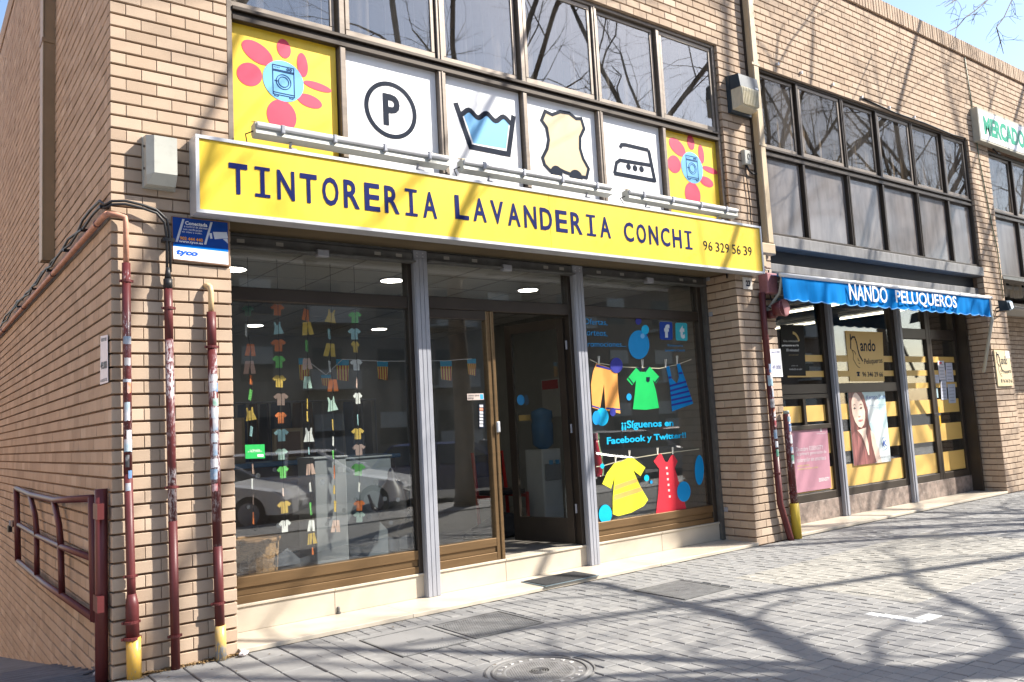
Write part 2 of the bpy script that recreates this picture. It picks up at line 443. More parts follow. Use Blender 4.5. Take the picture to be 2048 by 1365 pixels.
def in_frame(p, m=60):
    d = Vector(p) - CAM; z = d.dot(FW)
    if z < 0.3: return False
    u = 1024 + FPX * d.dot(RT) / z; v = 682.5 - FPX * d.dot(UP) / z
    return -m < u < 2048 + m and -m < v < 1365 + m

HOLES = [(1.545, 2.105, -0.945, -0.30), (2.135, 2.755, -0.92, -0.325), (3.965, 4.565, -1.205, -0.615)]
MANH = (1.985, -1.82, 0.335)
tiles = {}
rt = random.Random(3)
def blocked(x, y, w, d):
    for a, b, c, e in HOLES:
        if x + w / 2 > a and x - w / 2 < b and y + d / 2 > c and y - d / 2 < e: return True
    return (x - MANH[0]) ** 2 + (y - MANH[1]) ** 2 < (MANH[2] + 0.02) ** 2
allt = []
def add_tile(x, y, w, d, kind):
    if blocked(x, y, w, d): return
    if not in_frame((x, y, 0)) : return
    allt.append(((Vector((x, y, 0)) - CAM).length, x, y, w, d, kind, rt.uniform(-0.0035, 0.002)))
# large flags by the corner pier, then 10 cm setts
nx = 0
x = -0.015
while x < 1.06:
    y = -0.03 - 0.105
    while y > -1.9:
        add_tile(x + 0.105, y, 0.205, 0.205, 'tile'); y -= 0.211
    x += 0.2145
x0 = 1.066
for i in range(0, 190):
    x = x0 + 0.05 + i * 0.1008
    off = 0.0 if i % 2 else 0.034
    for j in range(0, 56):
        y = -0.075 - j * 0.1025 - off * 0
        k = 'tile'
        if 4.86 < x < 8.3 and -2.62 < y < -0.95 and (x - 4.86) > ( -0.95 - y - 1.67) * 0 : k = 'tile_yellow'
        if 4.36 < x < 4.46 and -2.83 < y < -2.5: k = 'tile_white'
        if 4.36 < x < 4.7 and -2.87 < y < -2.77: k = 'tile_white'
        add_tile(x, y, 0.0975, 0.0985, k)
allt.sort()
pav_mesh = {}
stuff = {}
for n, (dist, x, y, w, d, k, dz) in enumerate(allt):
    if n < 300:
        key = (w, d, k)
        if key not in pav_mesh:
            v, f = paver(w, d); me = bpy.data.meshes.new('paving_tile'); me.from_pydata(v, [], f); me.materials.append(M[k]); pav_mesh[key] = me
        ob = bpy.data.objects.new('paving_tile', pav_mesh[key]); COL.objects.link(ob)
        place(ob, (x, y, -0.028 + dz), pavement)
        ob.rotation_euler = (rt.uniform(-.006, .006), rt.uniform(-.006, .006), rt.uniform(-.01, .01))
    else:
        mb = stuff.setdefault(k, MB()); v, f = paver(w, d)
        tx = rt.uniform(-.012, .012)
        mb.add([(p[0] + x, p[1] + y, p[2] - 0.028 + dz + p[0] * tx) for p in v], f)
for k, mb in stuff.items():
    tag(mb.build('paving_tiles', M[k], pavement), kind='stuff')
# rest of the pavement outside the picture, one sheet with the same stone
rest = MB()
rest.add([(-0.02, -1.9, -0.012), (-0.02, -7.2, -0.012), (1.0, -7.2, -0.012), (1.0, -2.6, -0.012), (0.9, -1.9, -0.012)], [(0, 1, 2, 3, 4)])
rest.add([(-12, -0.35, -0.012), (-0.02, -0.35, -0.012), (-0.02, -7.2, -0.012), (-12, -7.2, -0.012)], [(0, 1, 2, 3)])
rest.add([(1.0, -5.85, -0.012), (1.0, -7.2, -0.012), (60, -7.2, -0.012), (60, -5.85, -0.012)], [(0, 1, 2, 3)])
rest.add([(20.2, 0.3, -0.012), (20.2, -5.85, -0.012), (60, -5.85, -0.012), (60, 0.3, -0.012)], [(0, 1, 2, 3)])
tag(rest.build('pavement_edge', M['tile']), kind='structure')
# mortar beds round the covers let into the paving
for ib, (a, b, c, d) in enumerate(HOLES + [(MANH[0] - MANH[2], MANH[0] + MANH[2], MANH[1] - MANH[2], MANH[1] + MANH[2])]):
    m_ = .115; z_ = -.0052 - .0007 * ib
    sb = MB().add([(a - m_, c - m_, z_), (b + m_, c - m_, z_), (b + m_, d + m_, z_), (a - m_, d + m_, z_), (a, c, z_), (b, c, z_), (b, d, z_), (a, d, z_)], [(0, 1, 5, 4), (1, 2, 6, 5), (2, 3, 7, 6), (3, 0, 4, 7)] + ([(4, 5, 6, 7)] if (a, b, c, d) not in HOLES else []))
    sb.build('bedding', M['tile'], pavement)
# ramp beside the building
rm = MB()
rm.add([(-0.005, -0.35, -0.02), (-4.5, -0.35, -0.02), (-4.5, 0.4, -0.03), (-0.005, 0.4, -0.03)], [(0, 1, 2, 3)])
rm.add([(-0.005, 0.4, -0.03), (-4.5, 0.4, -0.03), (-4.5, 16, -2.65), (-0.005, 16, -2.65)], [(0, 1, 2, 3)])
ramp_o = rm.build('ramp', M['ramp']); tag(ramp_o, kind='structure')
for i in range(46):                                   # raised grip ribs across the ramp
    yy = -0.26 + i * 0.055
    z = -0.02 - max(0, yy - 0.4) * 0.168
    xa = -0.06 - 0.05 * math.sin(i * 1.3)
    b = MB()
    ptsr = [(xa - 2.2 * t, yy + 0.16 * math.sin(t * 2.6) * 0.5, z + 0.002) for t in (0, .12, .25, .4, .6, .8, 1)]
    b.tube(ptsr, 0.011, 6)
    b.build('rib', M['ramp'], ramp_o)

# ------------------------------------------------------------------ brick building
building = thing('brick_building', (8, 5, 0), 'long two-storey buff brick building with shop units at street level', 'building')
JZ, JX, CH = 0.0145, 0.0035, 0.09
SL = 0.198
top = 7.15
rects = [(0, X1, -0.1, top), (X2, X3, -0.1, top), (X4, X5, -0.1, top),
         (X1, X2, 5.775, top), (X3, X4, 5.70, top), (X5, 24, 5.64, top)]
core = MB()
for a, b, c, d in rects:
    core.box(a + (0.021 if a in (0, X2, X4) else -0.001), b + (0.03 if c > 5 else 0), 0.021 + (.0006 if c > 5 else 0), 0.30, c, d)
front_wall = core.build('front_wall', M['mortar'], building)
core = MB()
core.box(0.021, 0.30, 0.301, 16, -3.0, top)
side_wall = core.build('side_wall', M['mortar'], building)

def brick_geo(w, h, d, b=0.003):
    v = [(b, 0, b), (w - b, 0, b), (w - b, 0, h - b), (b, 0, h - b), (0, b, 0), (w, b, 0), (w, b, h), (0, b, h), (0, d, 0), (w, d, 0), (w, d, h), (0, d, h)]
    f = [(0, 1, 2, 3), (0, 4, 5, 1), (1, 5, 6, 2), (2, 6, 7, 3), (3, 7, 4, 0), (4, 8, 9, 5), (5, 9, 10, 6), (6, 10, 11, 7), (7, 11, 8, 4)]
    return v, f

rb = random.Random(11)
def row_fill(a, b, par):
    out = []; x = a; first = SL if par == 0 else SL / 2
    w = first
    while x < b - 0.012:
        e = min(x + w, b)
        if b - e < 0.03: e = b
        out.append((x + (0 if x == a else JX / 2), e - (0 if e == b else JX / 2)))
        x = e; w = SL
    return out

front = []
k0 = -1
k = k0
while True:
    zb = -0.0055 + CH * k; z0 = zb + JZ / 2; z1 = zb + CH - JZ / 2
    zc = (z0 + z1) / 2
    if zc > top - 0.04: break
    sp = sorted((a, b) for a, b, c, d in rects if c <= zc <= d)
    merged = []
    for a, b in sp:
        if merged and abs(merged[-1][1] - a) < 0.01: merged[-1] = (merged[-1][0], b)
        else: merged.append((a, b))
    for a, b in merged:
        for x, e in row_fill(a, b, k % 2):
            front.append((x, e - x, z0, z1 - z0))
    k += 1
front = [(( Vector((x + w / 2, 0, z)) - CAM).length * (1 if (z < 5.6 and in_frame((x, 0, z))) else 5), x, w, z, h) for x, w, z, h in front]
front.sort()
cache = {}
def brick_obj(v, f, key, loc, parent, mtl, axis):
    if key not in cache:
        if axis == 'x': v = [(p[1], p[0], p[2]) for p in v]
        me = bpy.data.meshes.new('brick'); me.from_pydata(v, [], f); me.materials.append(mtl); cache[key] = me
    ob = bpy.data.objects.new('brick', cache[key]); COL.objects.link(ob); place(ob, loc, parent)
rest = MB()
for n, (dist, x, w, z, h) in enumerate(front):
    dy = rb.uniform(-0.0018, 0.0018)
    v, f = brick_geo(w, h, 0.1)
    if n < 300: brick_obj(v, f, ('f', round(w, 4), round(h, 4)), (x, dy, z), front_wall, M['brick'], 'y')
    else: rest.add([(p[0] + x, p[1] + dy, p[2] + z) for p in v], f)
# soldier course on the parapet
xs = 0.0
soldiers = MB()
while xs < 24:
    v, f = brick_geo(0.062, 0.25, 0.12, 0.004); dy = rb.uniform(-0.003, 0.003) - 0.006
    soldiers.add([(p[0] + xs, p[1] + dy, p[2] + 7.155) for p in v], f); xs += 0.0755
tag(rest.build('brickwork', M['brick'], front_wall), kind='stuff')
tag(soldiers.build('parapet_course', M['brick'], building), kind='stuff')

side = []
k = -33
while True:
    zb = -0.0055 + CH * k; z0 = zb + JZ / 2; z1 = zb + CH - JZ / 2
    if z0 > top - 0.04: break
    zlow = z1
    ymin = 0.1005
    for y, e in row_fill(ymin, 15.0, (k + 1) % 2):
        if zlow > -0.168 * max(0, e - 0.4) - 0.12:
            side.append((y, e - y, z0, z1 - z0))
    k += 1
side = [((Vector((0, y + w / 2, z)) - CAM).length * (1 if in_frame((0, y, z)) else 5), y, w, z, h) for y, w, z, h in side]
side.sort()
rest = MB()
for n, (dist, y, w, z, h) in enumerate(side):
    dx = rb.uniform(-0.0018, 0.0018)
    v, f = brick_geo(w, h, 0.1)
    if n < 300: brick_obj(v, f, ('s', round(w, 4), round(h, 4)), (dx, y, z), side_wall, M['brick'], 'x')
    else: rest.add([(p[1] + dx, p[0] + y, p[2] + z) for p in v], f)
tag(rest.build('brickwork', M['brick'], side_wall), kind='stuff')
sold = MB(); ys = 0.13
while ys < 15:
    v, f = brick_geo(0.062, 0.25, 0.12, 0.004)
    sold.add([(p[1] - 0.006, p[0] + ys, p[2] + 7.155) for p in v], f); ys += 0.0755
tag(sold.build('parapet_course', M['brick'], building), kind='stuff')

# reveals of the piers (faces turned to the left), and the wall of the passage on the right
for xr, nm in ((X2, 'pier_reveal'), (X4, 'pier_reveal')):
    c = MB().box(xr + 0.021, xr + 0.3, 0.301, 0.62, -0.1, 3.1).build(nm, M['mortar'], building)
    rr = MB(); kk = -1
    while True:
        zb = -0.0055 + CH * kk; z0 = zb + JZ / 2; z1 = zb + CH - JZ / 2
        if z1 > 3.09: break
        for y, e in row_fill(0.1005, 0.62, (kk + 1) % 2):
            v, f = brick_geo(e - y, z1 - z0, 0.1); dx = rb.uniform(-0.0018, 0.0018)
            brick_obj(v, f, ('s', round(e - y, 4), round(z1 - z0, 4)), (xr + dx, y, z0), c, M['brick'], 'x')
        kk += 1
c = MB().box(13.3, 24, 1.22, 1.4, -0.1, 3.5).build('passage_wall', M['mortar'], building)
rr = MB(); kk = -1
while kk < 38:
    zb = -0.0055 + CH * kk; z0 = zb + JZ / 2; z1 = zb + CH - JZ / 2
    for x, e in row_fill(13.46, 24, kk % 2):
        v, f = brick_geo(e - x, z1 - z0, 0.08); rr.add([(p[0] + x, p[1] + 1.2, p[2] + z0) for p in v], f)
    kk += 1
tag(rr.build('brickwork', M['brick'], c), kind='stuff')
MB().box(13.45, 24, 0.31, 1.2, 3.36, 3.42).build('passage_soffit', M['concrete'], building)
# structure behind the skin: floor slab, roof, cross walls and back wall
MB().box(0.32, 24, 0.62, 15.6, 3.09, 3.2).build('floor_slab', M['ceiling'], building)
MB().box(0.31, 24, 0.31, 15.6, 6.4, 6.6).build('roof', M['concrete'], building)
MB().box(0.30, 24, 15.6, 15.9, -3, 7.1).build('back_wall', M['concrete'], building)
MB().box(23.7, 24, 0.31, 15.6, -0.1, 7.1).build('end_wall', M['concrete'], building)
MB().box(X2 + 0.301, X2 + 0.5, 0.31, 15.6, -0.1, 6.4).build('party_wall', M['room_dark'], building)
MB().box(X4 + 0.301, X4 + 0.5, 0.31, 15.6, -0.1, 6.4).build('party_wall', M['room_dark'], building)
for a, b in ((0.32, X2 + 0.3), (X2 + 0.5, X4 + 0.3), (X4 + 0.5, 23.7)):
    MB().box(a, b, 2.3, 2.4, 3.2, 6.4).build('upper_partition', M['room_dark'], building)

# ------------------------------------------------------------------ window bands of the upper floor
def window_band(x0, cols, zlow, zmid, ztop, fm, spandrel, seedc, curtain=True, gm='glass_up'):
    """cols: column edges; fm: frame material; spandrel: pane material for the lower row or None"""
    f = MB()
    xe = cols[-1]
    y0 = 0.035
    f.cbox(x0, x0 + 0.045, y0, 0.13, zlow, ztop, 0.006)
    f.cbox(xe - 0.045, xe, y0, 0.13, zlow, ztop, 0.006)
    f.cbox(x0 + 0.046, xe - 0.046, y0 + 0.002, 0.13, ztop - 0.05, ztop, 0.006)
    f.cbox(x0 + 0.046, xe - 0.046, y0 + 0.002, 0.13, zlow, zlow + 0.05, 0.006)
    win = f.build('window', fm, building)
    rail = MB()
    rail.cbox(x0 + 0.047, xe - 0.047, y0 - 0.012, 0.12, zmid + 0.012, zmid + 0.042, 0.004)
    rail.cbox(x0 + 0.047, xe - 0.047, y0 + 0.018, 0.12, zmid - 0.022, zmid + 0.011, 0.004)
    rail.cbox(x0 + 0.047, xe - 0.047, y0 - 0.004, 0.12, zmid - 0.062, zmid - 0.023, 0.004)
    rail.build('rail', M['bronze_dark'], win)
    for i, xc in enumerate(cols[1:-1]):
        wdt = 0.075 if i % 2 else 0.052
        for za, zb in ((zlow + 0.051, zmid - 0.063), (zmid + 0.043, ztop - 0.051)):
            mm = MB().cbox(xc - wdt / 2, xc + wdt / 2, y0 + 0.003, 0.125, za, zb, 0.006)
            if i % 2: mm.box(xc - 0.006, xc + 0.006, y0 - 0.004, y0 + 0.002, za, zb)
            mm.build('mullion', fm, win)
    for i in range(len(cols) - 1):
        a, b = cols[i] + 0.048, cols[i + 1] - 0.048
        if i > 0: a = cols[i] + 0.04
        ys = 0.075 if i % 2 == 0 else 0.055        # sliding pair: one leaf behind the other
        s = MB()
        za, zb = zmid + 0.0435, ztop - 0.0515
        sw = 0.04
        s.cbox(a, b, ys, ys + 0.028, za, za + 0.06, 0.004)
        s.cbox(a, b, ys, ys + 0.028, zb - 0.045, zb, 0.004)
        s.cbox(a, a + sw, ys + 0.001, ys + 0.027, za + 0.061, zb - 0.046, 0.004)
        s.cbox(b - sw, b, ys + 0.001, ys + 0.027, za + 0.061, zb - 0.046, 0.004)
        s.build('sash', M['bronze_pale'], win)
        MB().box(a + sw + 0.001, b - sw - 0.001, ys + 0.011, ys + 0.016, za + 0.062, zb - 0.047).build('pane', M[gm], win)
        if spandrel:
            MB().box(cols[i] + 0.045, cols[i + 1] - 0.045, 0.085, 0.091, zlow + 0.052, zmid - 0.064).build('pane', spandrel, win)
        if curtain:
            c = MB(); rc = random.Random(seedc + i); vs = []; nn = 40
            gap = rc.uniform(0.0, 0.35)
            xa, xb = cols[i] - 0.05 + gap * 0.5, cols[i + 1] + 0.05 - gap * 0.4
            ph = rc.uniform(0, 6)
            for q in range(nn + 1):
                t = q / nn; xx = xa + (xb - xa) * t
                dy = 0.035 * math.sin(t * 38 + ph + 2 * math.sin(t * 9)) + 0.02 * math.sin(t * 71)
                drift = rc.uniform(-.01, .01)
                vs.append((xx, 0.33 + dy, 3.22)); vs.append((xx + drift + 0.06 * math.sin(t * 5 + ph), 0.33 + dy * 0.6, ztop + 0.2))
            keep = [q for q in range(nn) if math.sin(q / nn * 14 + ph) + .5 * math.sin(q / nn * 31 + ph * 2) > -.15 + rc.uniform(-.1, .1)]
            c.add(vs, [(2 * q, 2 * q + 2, 2 * q + 3, 2 * q + 1) for q in keep])
            c.build('curtain', M['curtain'], win, True)
    return win

cols1 = [0.80, 1.745, 2.695, 3.62, 4.595, 5.54, 6.495]
win1 = window_band(0.80, cols1, 3.10, 4.66, 5.77, M['bronze_pale'], None, 5)
cols2 = [7.205, 8.12, 9.145, 10.03, 11.0, 11.95, 12.745]
win2 = window_band(7.205, cols2, 3.56, 4.63, 5.69, M['bronze_dark'], M['spandrel'], 25, gm='glass_up2')
cols3 = [13.455, 14.45, 15.4, 16.4, 17.4, 18.4, 19.4]
win3 = window_band(13.455, cols3, 3.47, 4.55, 5.63, M['bronze_dark'], M['spandrel'], 45, gm='glass_up2')
MB().box(19.41, 24, 0.04, 0.3, 3.43, 5.64).build('wall_panel', M['concrete'], building)
# sills and fascia of the second shop
MB().cbox(X3 + 0.003, X4 - 0.003, -0.022, 0.20, 3.42, 3.559, 0.006).build('window_sill', M['sill_metal'], building)
MB().box(X3 + 0.003, X4 - 0.003, 0.16, 0.60, 3.241, 3.419).build('lintel', plain((.035, .036, .04), .6), building)
MB().cbox(X3 + 0.003, X4 - 0.003, 0.09, 0.16, 3.02, 3.24, 0.006).build('fascia', M['sill_metal'], building)
MB().box(X5 + 0.003, 24, -0.012, 0.20, 3.425, 3.469).build('window_sill', M['steel_dark'], building)
# lintel and board over the first shop
MB().box(X1, X2, 0.03, 0.60, 3.085, 3.099).build('lintel', M['concrete'], building)
MB().box(X1 + 0.002, X2 - 0.002, -0.12, 0.43, 3.062, 3.084).build('soffit_board', M['soffit'], building)
# small clamps above the windows
for u, v in ((1555, 130), (1602, 147), (1665, 171), (1723, 196), (1778, 217), (1828, 236)):
    p = P(u, v, -0.01)
    MB().box(p.x - 0.012, p.x + 0.012, -0.03, 0.0, p.z - 0.01, p.z + 0.025).build('cable_clip', M['alu'], building)

# ------------------------------------------------------------------ printed panels in the first window band
def ell(cx, cz, rx, rz, y, n=40, rot=0.0):
    out = []
    for i in range(n):
        a = 2 * math.pi * i / n; px = rx * math.cos(a); pz = rz * math.sin(a)
        out.append((cx + px * math.cos(rot) - pz * math.sin(rot), y, cz + px * math.sin(rot) + pz * math.cos(rot)))
    return out

def stroke(mb, pts, w, y, d=0.003, closed=False):
    """flat band of width w following pts (x,z)"""
    n = len(pts); L = []; R = []
    for i in range(n):
        if closed: a, b = Vector(pts[(i - 1) % n]), Vector(pts[(i + 1) % n])
        else: a, b = Vector(pts[max(0, i - 1)]), Vector(pts[min(n - 1, i + 1)])
        c = Vector(pts[i])
        t1 = (c - a).normalized() if (c - a).length > 1e-9 else (b - c).normalized()
        t2 = (b - c).normalized() if (b - c).length > 1e-9 else t1
        t = (t1 + t2).normalized() if (t1 + t2).length > 1e-6 else t1
        nn = Vector((-t.y, t.x)); k = max(0.5, nn.dot(Vector((-t1.y, t1.x))))
        L.append(c + nn * (w / 2 / k)); R.append(c - nn * (w / 2 / k))
    vs = []; fs = []
    for i in range(n):
        vs += [(L[i].x, y, L[i].y), (R[i].x, y, R[i].y), (L[i].x, y + d, L[i].y), (R[i].x, y + d, R[i].y)]
    m = n if closed else n - 1
    for i in range(m):
        a, b = 4 * i, 4 * ((i + 1) % n)
        fs += [(a, b, b + 1, a + 1), (a + 2, a + 3, b + 3, b + 2), (a, a + 2, b + 2, b), (a + 1, b + 1, b + 3, a + 3)]
    mb.add(vs, fs)

PY = 0.088
def panel(i, m, label):
    a, b = cols1[i] + 0.046, cols1[i + 1] - 0.042
    t = thing('sign_panel', ((a + b) / 2, PY, 3.15), label, 'sign panel', 'printed panels above the yellow fascia')
    MB().box(a, b, PY, PY + 0.008, 3.152, 4.597).build('backing', m, t)
    return t

def pp(u, v): p = P(u, v, PY); return (p.x, p.z)

def flower(i, label, centre, rad, petals, lw):
    t = panel(i, M['yellow'], label)
    cx, cz = pp(*centre)
    rad_w = (pp(centre[0] + rad, centre[1])[0] - cx)
    MB().poly(ell(cx, cz, rad_w, rad_w * 1.0, PY - 0.003), (0, 0.002, 0)).build('disc', M['paleblue'], t)
    for (du, dv, ru, rv, rot) in petals:
        MB().poly(ell(cx + du * rad_w, cz + dv * rad_w, ru * rad_w, rv * rad_w, PY - 0.0025, rot=rot), (0, 0.0015, 0)).build('petal', M['pink'], t)
    mc = MB(); s = rad_w; y = PY - 0.0055
    def L(pts, c=False): stroke(mc, [(cx + q[0] * s, cz + q[1] * s) for q in pts], lw, y, 0.002, c)
    L([(-.52, .72), (.52, .72), (.52, -.72), (-.52, -.72)], True)
    L([(-.52, .5), (.52, .5)]); L([(-.52, .44), (.52, .44)])
    L([(.36 * math.cos(a / 20 * 2 * math.pi) , -.05 + .36 * math.sin(a / 20 * 2 * math.pi)) for a in range(20)], True)
    L([(.25 * math.cos(a / 20 * 2 * math.pi) , -.05 + .25 * math.sin(a / 20 * 2 * math.pi)) for a in range(20)], True)
    for q in (.22, .36): L([(q + .05 * math.cos(a / 8 * 2 * math.pi), .61 + .05 * math.sin(a / 8 * 2 * math.pi)) for a in range(8)], True)
    for q in (-.44, -.36, -.28, -.2): L([(q - .015, .62), (q + .015, .62)])
    L([(-.42, -.05), (-.24, -.05)]); L([(-.42, -.02), (-.42, -.08)])
    L([(-.45, -.72), (-.45, -.8), (-.28, -.8), (-.28, -.72)]); L([(.28, -.72), (.28, -.8), (.45, -.8), (.45, -.72)])
    L([(-.52, -.62), (.52, -.62)])
    mc.build('machine_drawing', M['navy'], t)
    return t
PET = [(-1.23, 1.12, .78, .47, -.45), (.06, 1.62, .34, .47, .1), (.97, 1.02, .27, .6, .06), (-1.62, -.02, .6, .55, .5), (1.72, .1, .72, .20, -.12), (1.28, -.72, .64, .32, -.15), (-.13, -1.72, .72, .78, 0)]
flower(0, 'large yellow panel with pink flower round a washing machine, left of the band', (567, 163), 40, PET, 0.0042)
flower(5, 'small yellow panel with pink flower round a washing machine, right end of the band', (1384, 336), 21, PET, 0.0042)
t = panel(1, M['white'], 'white panel printed with a letter P in a circle')
cx, cz = pp(782, 221); rx = (pp(836, 221)[0] - pp(728, 221)[0]) / 2
mb = MB(); stroke(mb, [(cx + (rx - .03) * math.cos(a / 64 * 2 * math.pi), cz + (rx - .03) * math.sin(a / 64 * 2 * math.pi)) for a in range(64)], 0.038, PY - 0.003, 0.002, True)
mb.build('ring', M['ink'], t)
mb = MB(); text_into(mb, 'P', rectmap(cx - .075, cx + .085, cz - .14, cz + .14, PY - 0.003), 0.03); mb.build('letter', M['ink'], t)
t = panel(2, M['white'], 'white panel printed with a blue wash tub symbol')
def px(lst): return [pp(u, v) for u, v in lst]
tub = px([(911, 206), (941, 294), (1017, 309), (1027, 232)])
mb = MB(); stroke(mb, tub, 0.05, PY - 0.003, 0.002)
x0t, z0t = pp(920, 223); x1t, z1t = pp(1024, 243)
wave = [(x0t + (x1t - x0t) * s / 30, (z0t + (z1t - z0t) * s / 30) + 0.028 * math.cos(s / 30 * 6 * math.pi + math.pi)) for s in range(31)]
stroke(mb, wave, 0.045, PY - 0.0031, 0.002)
mb.build('tub_outline', M['ink'], t)
wt = [(p[0], PY - 0.001, p[1] - 0.02) for p in wave[2:-2]] + [(x, PY - 0.001, z) for x, z in px([(1012, 298), (947, 287)])]
MB().poly(wt, (0, 0.0008, 0)).build('water', M['paleblue'], t)
t = panel(3, M['white'], 'white panel printed with a stretched cream hide')
hide = px([(1090, 223), (1104, 230), (1120, 224), (1138, 227), (1152, 238), (1162, 238), (1168, 258), (1160, 275), (1160, 298), (1166, 318), (1177, 338), (1173, 356), (1150, 352), (1130, 345), (1116, 338), (1100, 342), (1089, 330), (1085, 316), (1094, 298), (1097, 280), (1093, 256), (1083, 241)])
mb = MB().poly([(x, PY - 0.002, z) for x, z in hide], (0, 0.0015, 0)); mb.build('hide', M['cream'], t)
mb = MB(); stroke(mb, hide, 0.034, PY - 0.004, 0.002, True)
mb.poly(ell(*pp(1113, 347), .075, .075, PY - .0045), (0, .001, 0)); mb.poly(ell(*pp(1152, 355), .085, .075, PY - .0045), (0, .001, 0))
mb.build('hide_outline', M['ink'], t)
t = panel(4, M['white'], 'white panel printed with an iron symbol and three dots')
mb = MB()
stroke(mb, px([(1229, 348), (1233, 326), (1240, 321), (1300, 331)]), 0.04, PY - 0.003, 0.002)
stroke(mb, px([(1228, 347), (1310, 362)]), 0.045, PY - 0.0032, 0.002)
stroke(mb, px([(1310, 365), (1297, 301)]), 0.045, PY - 0.0034, 0.002)
stroke(mb, px([(1240, 296), (1243, 290), (1250, 290), (1297, 301)]), 0.04, PY - 0.0036, 0.002)
mb.build('iron_outline', M['ink'], t)
for u, v in ((1257, 334), (1270, 337), (1283, 339)):
    MB().poly(ell(*pp(u, v), .034, .034, PY - .003), (0, .002, 0)).build('dot', M['ink'], t)

# ------------------------------------------------------------------ the laundry's fascia sign
YS = -0.16
sx0, sx1, sz0, sz1 = P(392, 350, YS).x, P(1526, 500, YS).x, 3.03, 3.585
sign = thing('fascia_sign', ((sx0 + sx1) / 2, YS, sz0), 'long yellow box sign lettered TINTORERIA LAVANDERIA CONCHI in navy', 'sign')
fr = MB(); fw_ = 0.024
fr.box(sx0, sx1, YS, -0.004, sz1 - fw_, sz1); fr.box(sx0, sx1, YS, -0.004, sz0, sz0 + fw_)
fr.box(sx0, sx0 + fw_, YS + 0.001, -0.004, sz0 + fw_ + .0005, sz1 - fw_ - .0005); fr.box(sx1 - fw_, sx1, YS + 0.001, -0.004, sz0 + fw_ + .0005, sz1 - fw_ - .0005)
fr.build('frame', M['alu'], sign)
xm = P(1101, 430, YS).x
for a, b in ((sx0 + fw_, xm - 0.0015), (xm + 0.0015, sx1 - fw_)):
    MB().box(a + .0005, b, YS + 0.012, YS + 0.03, sz0 + fw_ + .001, sz1 - fw_ - .001).build('face', M['yellow'], sign)
MB().box(sx0 + fw_ + .002, sx1 - fw_ - .002, -0.03, -0.006, sz0 + fw_ + .002, sz1 - fw_ - .002).build('back_plate', M['alu'], sign)
LY = YS + 0.0085
def letters(word, u0, u1, vt0, vb0, mono=True, bold=0.02, m='navy', squeeze=0.76):
    xa = P(u0, vt0, YS).x; xb = P(u1, vt0, YS).x
    zt = P(u0, vt0, YS).z; zb = P(u0, vb0, YS).z
    n = len(word); pitch = (xb - xa) / (n - 1 + squeeze)
    for i, c in enumerate(word):
        if c == ' ': continue
        mb = MB(); x = xa + i * pitch; wd = pitch * squeeze
        if c == 'I':
            s = (zt - zb) * 0.13
            mb.add([rectmap(x + wd * .08, x + wd * .92, zb, zt, LY)(a, b) for a, b in
                    ((0, 0), (1, 0), (1, .11), (.64, .11), (.64, .89), (1, .89), (1, 1), (0, 1), (0, .89), (.36, .89), (.36, .11), (0, .11))],
                   [(0, 1, 2, 11), (10, 3, 4, 9), (8, 5, 6, 7), (11, 2, 3, 10), (9, 4, 5, 8)])
        else:
            text_into(mb, c, rectmap(x, x + wd, zb, zt, LY), bold)
        mb.build('letter', M[m], sign)
zt, zb_ = 0, 0
letters('TINTORERIA', 458, 871, 324, 386, bold=0.02)
letters('LAVANDERIA', 910, 1218, 389, 437, bold=0.02)
letters('CONCHI', 1248, 1384, 443, 482, bold=0.02)
xa, xb = P(1409, 500, YS).x, P(1506, 500, YS).x; num = '96 329 56 39'; slot = (xb - xa) / 10.2; xc = xa
for c in num:
    if c == ' ': xc += slot * .42; continue
    mb = MB(); text_into(mb, c, rectmap(xc, xc + slot * .78, P(1409, 500, YS).z, P(1409, 481, YS).z, LY), 0.0)
    mb.build('digit', M['ink'], sign); xc += slot

